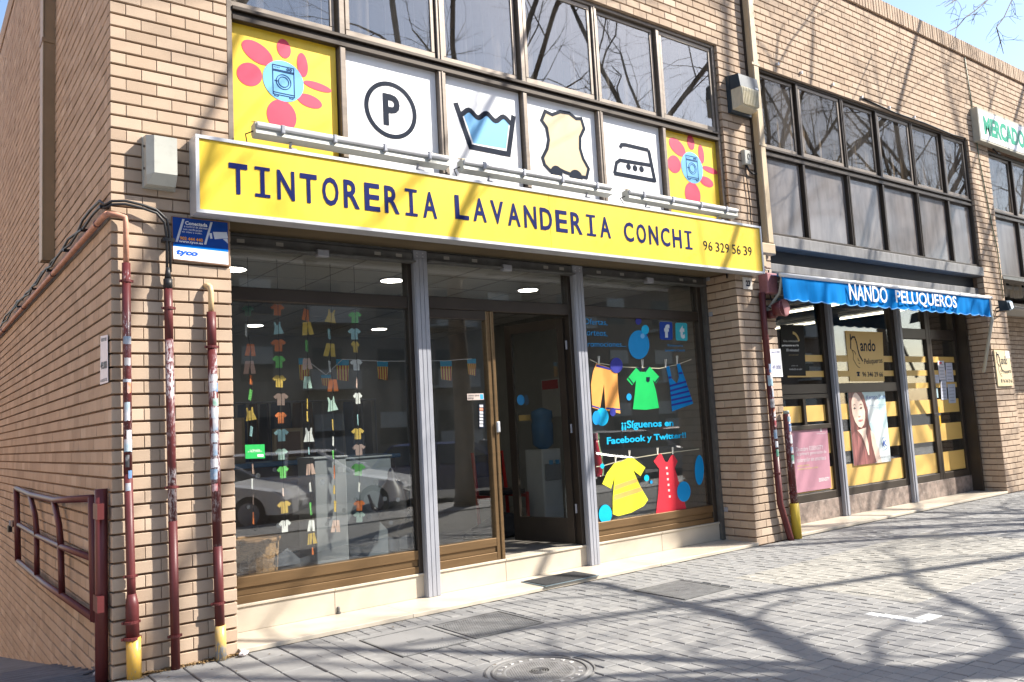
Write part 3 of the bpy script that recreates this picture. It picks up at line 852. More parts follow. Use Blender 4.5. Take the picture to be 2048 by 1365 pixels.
# three strip lights standing off the top of the sign
def strip_light(ua, va, ub, vb, label):
    yl = -0.09
    a = P(ua, va, yl); b = P(ub, vb, yl); z = (a.z + b.z) / 2 - 0.02
    t = thing('strip_light', ((a.x + b.x) / 2, yl, z), label, 'strip light', 'strip lights above the yellow sign')
    xa, xb = a.x, b.x
    m = MB()
    prof = [(-0.05, -0.035), (0.03, -0.055), (0.055, -0.02), (0.05, 0.045), (-0.03, 0.06)]
    m.add([(xa, yl + q[0], z + q[1]) for q in prof] + [(xb, yl + q[0], z + q[1]) for q in prof],
          [(0, 1, 2, 3, 4), (9, 8, 7, 6, 5)] + [(i, i + 5, (i + 1) % 5 + 5, (i + 1) % 5) for i in range(5)])
    m.build('housing', M['box'], t)
    MB().tube([(xa + .01, yl - .045, z + .028), (xb - .01, yl - .045, z + .028)], 0.021, 12).build('diffuser', plain((0.68, 0.68, 0.7), 0.2), t)
    MB().add([(xa, yl - .035, z + .052), (xb, yl - .035, z + .052), (xb, yl + .05, z + .078), (xa, yl + .05, z + .078), (xa, yl - .035, z + .056), (xb, yl - .035, z + .056), (xb, yl + .05, z + .082), (xa, yl + .05, z + .082)],
             [(3, 2, 1, 0), (4, 5, 6, 7), (0, 1, 5, 4), (1, 2, 6, 5), (2, 3, 7, 6), (3, 0, 4, 7)]).build('cover', plain((0.75, 0.5, 0.16), 0.4), t)
    for q in (.12, .37, .63, .88):
        x = xa + (xb - xa) * q
        MB().cbox(x - .014, x + .014, yl - .072, yl - .03, z - .012, z + .05, .004).build('clip', M['steel'], t)
    for q in (.17, .83):
        x = xa + (xb - xa) * q
        MB().tube([(x, yl, z - .05), (x, yl + .02, z - .085), (x + .004, YS + .03, sz1 + .012)], 0.011, 8).build('bracket', M['steel'], t)
        MB().box(x - .02, x + .02, YS + .005, YS + .06, sz1 + .001, sz1 + .012).build('foot', M['steel'], t)
    MB().tube([(xa + .01, yl + .01, z), (xa - .05, yl + .03, z - .03), (xa - .06, YS + .04, sz1 + .005)], 0.005, 6).build('cable', M['black'], t)
    return t
strip_light(507, 256, 893, 322, 'white strip light over the letters TINTORERIA')
strip_light(921, 328, 1218, 380, 'white strip light over the letters LAVANDERIA')
strip_light(1251, 388, 1469, 425, 'white strip light over the word CONCHI, at the right end of the sign')
# ------------------------------------------------------------------ the laundry's shop front
YW = 0.465                                # outer face of the frames
XA, XB = X1 + 0.002, X2 - 0.02
PX1 = (2.545, 2.685); PX2 = (4.415, 4.553)
step = MB()
step.box(X1 + .002, X2 - .002, -0.012, 0.46, -0.028, STEP - 0.034)
step_o = step.build('cement_bed', M['cement'], building)
xs = [X1 + .002, 2.15, 3.5, 4.95, X2 - .002]
for a, b in zip(xs[:-1], xs[1:]):
    MB().cbox(a + .001, b - .001, -0.028, 0.52, STEP - 0.033, STEP, 0.003).build('step_slab', M['marble'], building)
# rough mortar under the front edge
rg = MB(); rr = random.Random(5); x = X1 + 0.03
while x < X2 - 0.1:
    w = rr.uniform(.05, .16); d = rr.uniform(.004, .03)
    rg.hexa([(x, -.012 - d, -.03), (x + w, -.012 - d * .6, -.03), (x + w, -.002, -.03), (x, -.002, -.03), (x + .01, -.012, -.006), (x + w * .9, -.012, -.008), (x + w, -.002, -.004), (x, -.002, -.004)])
    x += w * rr.uniform(.8, 1.5)
tag(rg.build('mortar_crumbs', M['cement'], building), kind='stuff')
RT_ = 0.238                                # top of the marble riser
rx = [X1 + .002, 1.72, 2.62, 3.42, 4.48, 5.5, X2 - .002]
for a, b in zip(rx[:-1], rx[1:]):
    MB().cbox(a + .001, b - .001, YR, 0.60, STEP + .0005, RT_ - 0.021, 0.003).build('riser_slab', M['marble'], building)
    MB().cbox(a + .001, b - .001, YR - 0.012, 0.62, RT_ - 0.02, RT_, 0.003).build('riser_cap', M['marble'], building)

def shop_window(xa, xb, zt0, zt1, ztop, label=None):
    f = MB()
    f.cbox(xa, xa + .05, YW, .56, RT_ + .0005, ztop, .004); f.cbox(xb - .07, xb, YW, .56, RT_ + .0005, ztop, .004)
    f.cbox(xa + .051, xb - .071, YW + .002, .56, zt0, zt1, .006)
    w = f.build('shop_window', M['bronze_dark'], building)
    for i, (a, b, yy) in enumerate(((RT_ + .001, RT_ + .058, .0), (RT_ + .059, RT_ + .116, .014), (RT_ + .117, RT_ + .195, .0))):
        MB().cbox(xa + .051, xb - .071, YW + yy, .55, a, b, .003).build('kick_panel', M['bronze'], w)
    MB().box(xa + .05, xb - .07, YG, YG + .008, RT_ + .196, zt0 - .001).build('pane', M['glass'], w)
    MB().box(xa + .05, xb - .07, YG + .01, YG + .018, zt1 + .001, ztop - .001).build('pane', M['glass'], w)
    return w
lw = shop_window(XA, PX1[0] + .03, 2.535, 2.645, 3.05)
rw = shop_window(PX2[1] - .03, X2 - .06, 2.55, 2.66, 3.05)
# middle bay: fixed leaf, transom, open leaf
JA, JB = 3.335, 3.42                       # jamb between the fixed leaf and the opening
f = MB()
f.cbox(PX1[1] + .0, PX2[0], YW + .002, .56, 2.545, 2.66, .006)
f.cbox(PX2[0] - .04, PX2[0] + .02, YW, .56, RT_ + .0005, 3.05, .004)
tr = f.build('door_frame', M['bronze_dark'], building)
MB().box(PX1[1], PX2[0] - .041, YG + .01, YG + .018, 2.661, 3.049).build('pane', M['glass'], tr)
df = MB().cbox(JA, JA + .045, YW, .54, RT_ + .001, 2.544, .005).build('fixed_door', M['bronze'], building)
MB().cbox(JA + .046, JB, YW - .012, .54, RT_ - .012 + .0125, 2.544, .006).build('meeting_stile', M['bronze'], df)
MB().cbox(PX1[1] - .05, JA - .001, YW + .002, .54, 2.46, 2.544, .004).build('top_rail', M['bronze_dark'], df)
for a, b, yy in ((RT_ + .001, RT_ + .07, .0), (RT_ + .071, RT_ + .125, .014), (RT_ + .126, RT_ + .2, .0)):
    MB().cbox(PX1[1] - .05, JA - .001, YW + yy, .54, a, b, .003).build('kick_panel', M['bronze'], df)
MB().box(PX1[1] - .05, JA, YG, YG + .008, RT_ + .201, 2.459).build('pane', M['glass'], df)
MB().cbox(JA + .05, JA + .085, YW - .035, YW - .013, 1.40, 1.50, .008).build('lock', M['alu'], df)
# open leaf, swung inwards on its right-hand hinges
hx, hy = PX2[0] - .045, 0.545
fx, fy = 4.185, 1.31
dv = Vector((fx - hx, fy - hy, 0)); LW = dv.length; dv.normalize(); nv = Vector((-dv.y, dv.x, 0))
def leaf(mb, s0, s1, z0, z1, th0=-.02, th1=.02):
    o = Vector((hx, hy, 0)); q = [o + dv * s0 + nv * th0, o + dv * s1 + nv * th0, o + dv * s1 + nv * th1, o + dv * s0 + nv * th1]
    mb.hexa([(p.x, p.y, z0) for p in q] + [(p.x, p.y, z1) for p in q]); return mb
od = leaf(leaf(MB(), .005, .085, .25, 2.53), LW - .085, LW, .25, 2.53)
leaf(od, .086, LW - .086, 2.43, 2.53); leaf(od, .086, LW - .086, .25, .50)
od = od.build('open_door', M['bronze_dark'], building)
leaf(MB(), .086, LW - .086, .501, 2.429, -.004, .004).build('pane', M['glass'], od)
for z in (.55, 1.35, 2.2):
    MB().tube([(hx + .0, hy - .02, z), (hx, hy - .02, z + .09)], .011, 8).build('hinge', M['steel'], od)
q = Vector((hx, hy, 0)) + dv * (LW - .04) - nv * .05
MB().tube([(q.x, q.y, .98), (q.x - .03, q.y - .01, 1.03), (q.x - .03, q.y - .01, 1.35), (q.x, q.y, 1.42)], .016, 8).build('pull_handle', M['black'], od)
q = Vector((hx, hy, 0)) + dv * (LW - .22) - nv * .008
MB().poly(ell(q.x - .06, 1.72, .05, .055, q.y), (0, .002, 0)).build('round_sticker', plain((.05, .3, .62)), od)
MB().box(q.x - .1, q.x + .06, q.y - .004, q.y, 1.5, 1.56).build('brass_plate', plain((.3, .2, .06)), od)
# shutter guides and the bottom bars of the rolled-up shutters
def post(xa, xb):
    p = MB().cbox(xa, xb, YP, YP + .05, STEP + .001, 3.058, .004)
    w = (xb - xa)
    o = p.build('shutter_post', M['steel'], building)
    for i in range(3):
        a = xa + .006 + i * (w - .012) / 3
        MB().cbox(a + .002, a + (w - .012) / 3 - .002, YP - .008, YP - .0005, STEP + .002, 2.98, .002).build('rib', M['steel'], o)
    for i in range(4):
        MB().lathe([(.0, -.004), (.006, -.003), (.007, 0)], (xa + .035 + (i % 2) * .06, YP - .001, 3.0 + (i // 2) * .03), 8, 'y').build('rivet', M['alu'], o)
post(*PX1); post(*PX2)
def shutter(xa, xb, z):
    s = MB().cbox(xa, xb, .415, .45, z, z + .085, .006).build('shutter_bar', M['steel_dark'], building)
    MB().box(xa, xb, .36, .455, z - .014, z - .0005).build('weather_lip', M['steel_dark'], s)
    MB().cbox(xa, xb, .43, .46, z + .0855, 3.06, .004).build('slat', M['steel_dark'], s)
    c = (xa + xb) / 2
    MB().cbox(c - .05, c + .05, .355, .414, z - .035, z + .025, .006).build('lock_case', M['steel'], s)
    for q in (.12, .3, .8, .92):
        x = xa + (xb - xa) * q
        MB().box(x - .03, x + .03, .4135, .4148, z + .03, z + .06).build('paper_scrap', plain((.45, .43, .38), .8), s)
    for q in (.33, .68):
        x = xa + (xb - xa) * q
        MB().box(x - .05, x + .05, .34, .359, z - .013, z - .006).build('stop', M['steel_dark'], s)
shutter(XA + .005, PX1[0] - .004, 2.95); shutter(PX1[1] + .004, PX2[0] - .004, 2.965); shutter(PX2[1] + .004, X2 - .06, 2.965)
gx = X2 - .055
MB().box(gx, X2 - .005, .42, .50, STEP + .001, 3.06).build('shutter_guide', M['steel_dark'], building)
for v in (3.02, 2.6, .35):
    MB().cbox(X2 - .012, X2 - .0005, .36, .41, v, v + .05, .003).build('guide_bracket', M['steel'], building)
# shutter bolts on the step
for u, v, z in ((677, 1228, STEP), (1332, 1098, STEP)):
    p = G(u, v, z)
    MB().lathe([(.02, 0), (.02, .012), (.013, .014), (.013, .05), (.0105, .055)], (p.x, p.y, STEP + .001), 12).build('shutter_bolt', M['steel_dark'] if u < 900 else M['steel'], building)
MB().tube([(X2 - .02, .10, 3.06), (X2 - .02, .10, 3.0)], .008, 6).build('cable_stub', M['black'], building)

# interior of the laundry
room = MB()
room.box(.32, X2 + .28, 6.6, 6.7, .2, 3.05)
room_o = room.build('laundry_back_wall', M['room'], building)
MB().box(X2 + .02, X2 + .29, .63, 6.6, .2, 3.05).build('laundry_side_wall', M['room'], building)
MB().box(.31, .36, .31, 6.6, .2, 3.05).build('laundry_side_wall', M['room'], building)
MB().box(X1 - .3, X2 + .29, .6, 6.6, .16, .215).build('laundry_floor', M['floor_in'], building)
MB().box(X1 - .42, X2 + .02, .57, 6.6, 3.052, 3.07).build('laundry_ceiling', M['ceiling'], building)
gr = MB()
for i in range(1, 10): gr.box(X1 - .3 + i * .62, X1 - .3 + i * .62 + .01, .58, 6.6, 3.0475, 3.0515)
for i in range(0, 10): gr.box(X1 - .3, X2, .75 + i * .62, .76 + i * .62, 3.048, 3.0518)
gr.build('ceiling_joint', plain((.35, .33, .3), .9), building)
for k, (x, y) in enumerate(((1.37, 1.7), (3.03, 1.7), (4.84, 1.7), (1.2, 5.4), (2.89, 5.42), (4.82, 5.4))):
    t = thing('ceiling_light', (x, y, 3.03), ['round ceiling downlight nearest the corner pier', 'round ceiling downlight above the left shop window', 'round ceiling downlight above the shop door',
        'round ceiling downlight deep in the shop on the left', 'round ceiling downlight seen between the paper garlands', 'round ceiling downlight seen right of the paper garlands'][k], 'ceiling light', 'downlights in the laundry ceiling')
    MB().lathe([(.13, 0), (.13, .014), (.11, .016)], (x, y, 3.031), 24).build('rim', M['alu'], t)
    MB().lathe([(.115, 0), (.115, .002)], (x, y, 3.028), 24).build('lens', M['downlight'], t)
# display plinths behind the left window
def plinth(x0, x1, y0, y1, z1, label, m):
    t = thing('display_plinth', ((x0 + x1) / 2, (y0 + y1) / 2, .216), label, 'plinth')
    MB().cbox(x0, x1, y0, y1, .217, z1 - .02, .008).build('body', m, t)
    MB().cbox(x0 - .01, x1 + .01, y0 - .012, y1, z1 - .019, z1, .006).build('top_board', m, t)
pale = plain((.30, .32, .33), .6)
plinth(1.68, 1.97, .70, 1.05, 1.28, 'tall pale grey display plinth behind the paper garlands', pale)
plinth(2.0, 2.55, .98, 1.4, 1.25, 'wide pale grey display plinth at the right of the left window', plain((.17, .2, .22), .6))
t = thing('wicker_basket', (1.22, .85, .216), 'brown wicker laundry basket low in the left window', 'basket')
MB().lathe([(.12, 0), (.17, .12), (.19, .42), (.18, .44), (.155, .42)], (1.22, .85, .217), 20).build('body', mat('wicker', (.33, .2, .09), var=.5, scale=40, stretch=(1, 1, 4), bump=.8), t)
MB().lathe([(.2, .0), (.205, .015), (.2, .03), (.185, .015)], (1.22, .85, .64), 20).build('rim', plain((.28, .16, .07)), t)
t = thing('kettle', (2.47, .84, .216), 'dark metal samovar-shaped pot silhouetted in the left window', 'pot')
kb = MB().lathe([(.07, 0), (.09, .03), (.05, .07), (.05, .38), (.12, .46), (.13, .6), (.10, .74), (.05, .80), (.03, .84), (.035, .87), (.01, .92)], (2.45, .8, .217), 20).build('body', M['black'], t, True)
MB().tube([(2.34, .8, .76), (2.26, .8, .80), (2.22, .8, .92)], [.022, .018, .012], 8).build('spout', M['black'], t)
MB().tube([(2.55, .8, .95), (2.63, .8, .92), (2.63, .8, .75), (2.56, .8, .70)], .014, 8).build('handle', M['black'], t)
# counter and things at the back, dimly seen
t = thing('shop_counter', (2.3, 3.3, .216), 'long dark counter across the dim laundry', 'counter')
MB().cbox(.9, 3.7, 3.0, 3.6, .217, 1.15, .01).build('front', plain((.16, .13, .11), .6), t)
MB().cbox(.85, 3.75, 2.95, 3.65, 1.151, 1.2, .01).build('worktop', plain((.10, .22, .42), .4), t)
for i, (x, z, w, h, c, lb) in enumerate(((1.75, 1.2, .42, .5, (.55, .38, .26), 'large framed picture leaning on the laundry counter'), (2.45, 1.2, .36, .36, (.2, .12, .08), 'small dark framed picture leaning on the laundry counter'))):
    t = thing('picture_frame', (x, 3.2, z), lb, 'picture')
    MB().cbox(x - w / 2, x + w / 2, 3.18, 3.21, z + .001, z + h, .012).build('frame', plain((.42, .33, .2), .5), t)
    MB().box(x - w / 2 + .04, x + w / 2 - .04, 3.176, 3.179, z + .04, z + h - .04).build('picture', plain(c, .5), t)
t = thing('clothes_rail', (2.6, 5.2, .216), 'rail of hanging garments at the back of the laundry', 'clothes rail')
MB().tube([(.8, 5.2, .217), (.8, 5.2, 1.95), (4.6, 5.2, 1.95), (4.6, 5.2, .217)], .018, 8).build('rail', M['steel'], t)
rg_ = random.Random(8)
for i in range(24):
    x = .9 + i * .155; h = rg_.uniform(.7, 1.1); c = rg_.choice([(.1, .1, .12), (.2, .2, .22), (.3, .1, .1), (.08, .12, .22), (.35, .33, .3), (.2, .13, .08)])
    MB().hexa([(x - .02, 5.0, 1.92 - h), (x + .03, 5.0, 1.92 - h), (x + .03, 5.42, 1.92 - h), (x - .02, 5.42, 1.92 - h), (x, 5.08, 1.93), (x + .02, 5.08, 1.93), (x + .02, 5.34, 1.93), (x, 5.34, 1.93)]).build('garment', plain(c, .9), t)
# red chair
p = G(1055, 1030, .22); cx_, cy_ = 4.75, 2.3
t = thing('red_chair', (cx_, cy_, .216), 'red framed chair with black seat and back inside the doorway', 'chair')
redp = plain((.42, .02, .015), .35)
for sx in (-1, 1):
    MB().tube([(cx_ + sx * .22, cy_ + .2, .217), (cx_ + sx * .22, cy_ + .22, .68), (cx_ + sx * .22, cy_ + .28, 1.15)], .022, 8).build('leg', redp, t)
    MB().tube([(cx_ + sx * .22, cy_ - .2, .217), (cx_ + sx * .22, cy_ - .2, .66)], .022, 8).build('leg', redp, t)
    MB().box(cx_ + sx * .22 - .02, cx_ + sx * .22 + .02, cy_ - .2, cy_ + .2, .60, .64).build('side_rail', redp, t)
MB().cbox(cx_ - .2, cx_ + .2, cy_ - .21, cy_ + .2, .645, .70, .015).build('seat', M['black'], t)
MB().cbox(cx_ - .2, cx_ + .2, cy_ + .24, cy_ + .28, .85, 1.12, .015).build('backrest', M['black'], t)
# water dispenser
wx, wy = 5.22, 2.05
t = thing('water_dispenser', (wx, wy, .216), 'white water dispenser with a blue bottle against the shop wall', 'water dispenser')
wp = plain((.55, .55, .52), .4)
MB().cbox(wx - .15, wx + .15, wy - .15, wy + .17, .217, 1.15, .015).build('cabinet', wp, t)
MB().cbox(wx - .12, wx + .12, wy - .17, wy - .151, .78, .98, .006).build('tap_recess', plain((.25, .25, .25)), t)
for sx in (-.05, .05): MB().box(wx + sx - .015, wx + sx + .015, wy - .21, wy - .171, .97, 1.02).build('tap', plain((.1, .35, .6)), t)
MB().lathe([(.05, 0), (.13, .06), (.135, .30), (.12, .34), (.135, .38), (.13, .46), (.03, .5)], (wx, wy, 1.151), 20).build('bottle', plain((.05, .14, .26), .15), t, True)
t = thing('wall_notice', (5.42, 2.6, 1.75), 'red and white notice on the shop wall above the water dispenser', 'notice')
MB().box(X2 - .01, X2 + .019, 3.2, 3.6, 1.55, 2.1).build('sheet', plain((.5, .48, .45)), t)
MB().box(X2 - .013, X2 - .0105, 3.22, 3.58, 1.95, 2.08).build('heading', plain((.5, .03, .04)), t)
t = thing('clothes_heap', (4.55, 1.75, .216), 'dark heap of clothes on the floor inside the doorway', 'clothes')
hp = MB(); rh = random.Random(2)
n1, n2 = 16, 7; vs = []
for j in range(n2):
    for i in range(n1):
        a = 2 * math.pi * i / n1; r = (1 - (j / n2) ** 1.6) * (1 + .18 * rh.uniform(-1, 1)); vs.append((4.5 + .5 * r * math.cos(a), 1.95 + .25 * r * math.sin(a), .217 + .27 * j / n2 + .02 * rh.random()))
hp.add(vs, [(j * n1 + i, j * n1 + (i + 1) % n1, (j + 1) * n1 + (i + 1) % n1, (j + 1) * n1 + i) for j in range(n2 - 1) for i in range(n1)] + [tuple((n2 - 1) * n1 + i for i in range(n1))])
hp.build('cloth', plain((.02, .02, .022), .9), t, True)
for x in (4.2, 4.75): MB().lathe([(.02, 0), (.06, .02), (.05, .06), (.01, .075)], (x, 1.66, .217), 8).build('pale_bundle', plain((.5, .48, .5), .9), t)

# ------------------------------------------------------------------ garlands of paper clothes behind the left pane
GY = 0.545
SH = {
 'tee': [(-.30, .5), (-.12, .5), (0, .42), (.12, .5), (.30, .5), (.62, .22), (.42, .02), (.30, .14), (.30, -.5), (-.30, -.5), (-.30, .14), (-.42, .02), (-.62, .22)],
 'shorts': [(-.30, .5), (.30, .5), (.46, -.5), (.08, -.5), (0, .05), (-.08, -.5), (-.46, -.5)],
 'dress': [(-.26, .5), (-.16, .5), (-.08, .25), (.08, .25), (.16, .5), (.26, .5), (.24, .1), (.42, -.5), (-.42, -.5), (-.24, .1)],
 'strip': [(-.18, .5), (.18, .42), (.16, -.5), (-.2, -.42)],
}
CC = dict(o=(.72, .20, .05), y=(.75, .52, .10), c=(.42, .72, .74), g=(.16, .60, .13), p=(.74, .52, .42), w=(.78, .80, .76), m=(.55, .78, .66), k=(.10, .2, .12))
strands = [
 (0, [(497, 622, 'k', 'tee', 20), (494, 661, 'w', 'strip', 26), (502, 700, 'o', 'shorts', 24), (500, 735, 'p', 'shorts', 26), (503, 760, 'o', 'strip', 20), (502, 790, 'g', 'strip', 24), (502, 828, 'y', 'dress', 26), (504, 863, 'c', 'strip', 22), (507, 938, 'p', 'strip', 22), (506, 968, 'w', 'strip', 22), (508, 1000, 'p', 'strip', 20), (508, 1037, 'o', 'strip', 26)]),
 (1, [(556, 620, 'o', 'tee', 22), (557, 656, 'c', 'dress', 24), (558, 691, 'o', 'tee', 24), (559, 724, 'g', 'tee', 24), (560, 763, 'y', 'tee', 24), (563, 799, 'p', 'tee', 24), (563, 836, 'o', 'tee', 22), (564, 871, 'c', 'tee', 24), (564, 909, 'm', 'tee', 22), (567, 945, 'g', 'tee', 24), (568, 985, 'p', 'strip', 18), (570, 1015, 'y', 'tee', 24), (571, 1053, 'w', 'tee', 24)]),
 (2, [(613, 630, 'o', 'shorts', 24), (616, 657, 'y', 'shorts', 26), (615, 692, 'g', 'strip', 24), (615, 728, 'p', 'shorts', 22), (616, 765, 'm', 'shorts', 24), (616, 808, 'y', 'strip', 22), (616, 833, 'y', 'strip', 22), (619, 870, 'w', 'dress', 28), (619, 902, 'c', 'strip', 16), (622, 939, 'p', 'shorts', 22), (622, 975, 'w', 'strip', 20), (623, 1018, 'g', 'strip', 28), (624, 1052, 'w', 'shorts', 22), (625, 1078, 'y', 'shorts', 22), (627, 1103, 'o', 'strip', 16)]),
 (3, [(663, 632, 'y', 'dress', 26), (660, 668, 'c', 'strip', 22), (661, 700, 'y', 'shorts', 26), (661, 733, 'w', 'strip', 24), (667, 771, 'o', 'shorts', 24), (665, 808, 'm', 'dress', 28), (667, 850, 'y', 'strip', 24), (668, 883, 'w', 'strip', 20), (668, 910, 'g', 'strip', 20), (670, 945, 'o', 'strip', 28), (670, 980, 'y', 'strip', 18), (672, 1013, 'y', 'strip', 24), (673, 1053, 'p', 'shorts', 24)]),
 (4, [(711, 635, 'g', 'tee', 22), (710, 668, 'c', 'tee', 22), (712, 694, 'y', 'tee', 22), (714, 730, 'w', 'tee', 22), (715, 766, 'p', 'strip', 22), (717, 797, 'w', 'tee', 22), (717, 840, 'c', 'strip', 24), (717, 868, 'y', 'tee', 22), (719, 900, 'p', 'tee', 22), (718, 940, 'g', 'tee', 24), (720, 975, 'w', 'strip', 20), (720, 1012, 'o', 'tee', 20), (720, 1035, 'm', 'tee', 20)]),
]
ords = ['first', 'second', 'third', 'fourth', 'fifth']
for k, items in strands:
    pts = [P(u, v, GY) for u, v, *_ in items]
    t = thing('paper_garland', (pts[-1].x, GY, pts[-1].z - .1), 'hanging garland of small paper clothes, %s from the corner pier' % ords[k], 'garland', 'garlands of paper clothes in the laundry window')
    MB().tube([(pts[0].x, GY, 2.9)] + [tuple(p) for p in pts], .0022, 5).build('string', M['black'], t)
    for (u, v, c, s, h), p in zip(items, pts):
        sc = (P(u, v - h / 2, GY).z - P(u, v + h / 2, GY).z)
        an = random.uniform(-.5, .5) if s != 'strip' else random.uniform(.5, 1.0); ti = random.uniform(-.2, .2) if s != 'tee' else random.uniform(-.06, .06)
        out = []
        for a, b in SH[s]:
            a, b = a * math.cos(ti) - b * math.sin(ti), a * math.sin(ti) + b * math.cos(ti)
            out.append((p.x + a * sc * math.cos(an), GY + .012 + a * sc * math.sin(an), p.z + b * sc))
        MB().poly(out, (-math.sin(an) * .002, math.cos(an) * .002, 0)).build('paper_garment', plain(CC[c], .7), t)
# pennants with yellow and red stripes further in
def flag_mat():
    m, n, l, b = nt('striped_pennant')
    tc = n.new('ShaderNodeTexCoord'); sp = n.new('ShaderNodeSeparateXYZ'); l.new(tc.outputs['Generated'], sp.inputs[0])
    w = n.new('ShaderNodeMath'); w.operation = 'MULTIPLY'; l.new(sp.outputs[0], w.inputs[0]); w.inputs[1].default_value = 4.5
    fr2 = n.new('ShaderNodeMath'); fr2.operation = 'FRACT'; l.new(w.outputs[0], fr2.inputs[0])
    gt = n.new('ShaderNodeMath'); gt.operation = 'GREATER_THAN'; l.new(fr2.outputs[0], gt.inputs[0]); gt.inputs[1].default_value = .55
    c = mix_node(n, l, (.72, .5, .08), (.38, .02, .02), gt.outputs[0])
    gz = n.new('ShaderNodeMath'); gz.operation = 'GREATER_THAN'; l.new(sp.outputs[2], gz.inputs[0]); gz.inputs[1].default_value = .72
    c = mix_node(n, l, c, (.05, .33, .52), gz.outputs[0])
    l.new(c, b.inputs['Base Color']); b.inputs['Roughness'].default_value = .8
    return m
FM = flag_mat()
FY = 1.02
t = thing('pennant_string', (2.4, FY, 1.8), 'string of red and yellow striped pennants with blue heads inside the laundry window', 'pennants')
fl = [(608, 740, 22, 46), (652, 762, 20, 24), (685, 741, 26, 44), (765, 742, 22, 38), (892, 742, 24, 40), (943, 735, 18, 34)]
MB().tube([tuple(P(u, v - h / 2, FY)) for u, v, w, h in fl], .003, 5).build('string', M['white'], t)
for u, v, w, h in fl:
    a = P(u - w / 2, v - h / 2, FY); b = P(u + w / 2, v - h / 2, FY); c = P(u + w / 2 - 1, v + h / 2, FY); d = P(u - w / 2 + 3, v + h / 2 - 3, FY)
    MB().poly([a, b, c, d], (0, .003, 0)).build('pennant', FM, t)
# vinyl snow dots and mountain outline on the left pane, green card, door signs
def flat(name, pts, m, label, cat, y, group=None, parent=None, th=.0012):
    o = MB().poly([P(u, v, y) for u, v in pts], (0, th, 0)).build(name, m, parent)
    if parent is None: tag(o, label, cat, group)
    return o
SY = YG - .003
haze_v = glass_mat('frosted_vinyl', (.9, .9, .9), 1.3, .5, .16, (.55, .62, .68))
mt = thing('mountain_decal', (1.7, SY, .45), 'frosted white mountain outline along the foot of the left pane', 'decal')
for pts in ([(479, 1135), (479, 1128), (500, 1110), (520, 1103), (537, 1120), (556, 1110), (575, 1096), (600, 1118), (640, 1103), (690, 1090), (720, 1095), (775, 1073), (790, 1080), (826, 1065), (826, 1096), (479, 1145)],):
    flat('mountain', pts, haze_v, None, None, SY, parent=mt)
sd = thing('snow_decal', (1.7, SY, .5), 'scatter of frosted white snow dots on the left pane', 'decal')
for u, v, r in ((516, 952, 5), (549, 940, 4), (497, 1015, 4), (511, 1057, 5), (485, 1086, 6), (540, 1080, 4), (557, 1052, 5), (645, 965, 5), (688, 1021, 4), (654, 1049, 4), (712, 1000, 4), (752, 965, 5), (770, 998, 4), (796, 1000, 4), (738, 1034, 5), (782, 1046, 4), (754, 1075, 5), (818, 1034, 4)):
    MB().poly([P(u + r * math.cos(a / 14 * 6.2832), v + r * 1.15 * math.sin(a / 14 * 6.2832), SY) for a in range(14)], (0, .001, 0)).build('dot', haze_v, sd)
gc = thing('green_card', (1.1, SY, 1.3), 'green card stuck on the left pane with small white print', 'card')
flat('card', [(490, 890), (529, 889), (530, 917), (491, 918)], plain((.03, .42, .10), .4), None, None, SY, parent=gc)
mb = MB(); text_into(mb, 'La Navaleta', quadmap(P(500, 899, SY - .001), P(520, 898, SY - .001), P(520, 902, SY - .001), P(500, 903, SY - .001))); text_into(mb, 'EL MEJOR AMBIENTE', quadmap(P(496, 903, SY - .001), P(524, 902, SY - .001), P(524, 905, SY - .001), P(496, 906, SY - .001))); mb.build('print', M['white'], gc)
flat('stamp', [(515, 909), (527, 909), (527, 914), (515, 914)], M['white'], None, None, SY - .001, parent=gc)
dp = thing('door_plate', (3.2, SY, 1.4), 'small plate reading Llamar para entrar on the fixed door leaf', 'sign')
flat('plate', [(934, 788), (967, 787), (968, 800), (935, 801)], plain((.5, .42, .38), .5), None, None, SY, parent=dp)
mb = MB(); text_into(mb, 'Llamar para', quadmap(P(936, 789.5, SY - .001), P(958, 789, SY - .001), P(958, 794, SY - .001), P(936, 794.5, SY - .001))); text_into(mb, 'entrar', quadmap(P(936, 795, SY - .001), P(948, 795, SY - .001), P(948, 799, SY - .001), P(936, 799, SY - .001))); mb.build('print', M['ink'], dp)
flat('blue_mark', [(960, 789), (966, 789), (967, 798), (961, 799)], plain((.05, .35, .8)), None, None, SY - .001, parent=dp)
cs = thing('payment_strip', (3.25, SY, 1.2), 'vertical strip of tiny payment stickers on the fixed door leaf', 'sticker')
flat('strip', [(957, 808), (968, 808), (969, 856), (958, 857)], M['ink'], None, None, SY, parent=cs)
for i in range(7): flat('sticker', [(959, 810 + i * 6.5), (966, 810 + i * 6.5), (966.5, 815 + i * 6.5), (959.5, 815 + i * 6.5)], plain((.6, .6, .62) if i != 1 else (.7, .3, .2)), None, None, SY - .001, parent=cs)

# ------------------------------------------------------------------ vinyl pictures on the right pane
def q3(x, y): return (1140 + x / 4.015, 520 + y / 4.015)
def q4(x, y): return (1140 + x / 4.876, 840 + y / 4.876)
SB, CYN, NV = plain((.0, .26, .60)), plain((.0, .42, .72)), plain((.025, .03, .26))
dec = []
def sticker(name, pts, m, label, cat, group=None): return flat(name, pts, m, label, cat, SY, group)
o = thing('trousers_decal', (4.7, SY, 1.4), 'orange cropped trousers picture pegged on the right pane', 'decal')
flat('cloth', [q3(*p) for p in ((210, 830), (300, 862), (380, 885), (388, 1060), (405, 1235), (285, 1210), (273, 1000), (250, 1140), (240, 1205), (180, 1188), (168, 1000), (185, 900))], plain((.78, .34, .08)), None, None, SY, parent=o)
flat('waistband', [q3(*p) for p in ((212, 840), (325, 870), (325, 886), (210, 858))], NV, None, None, SY - .0012, parent=o)
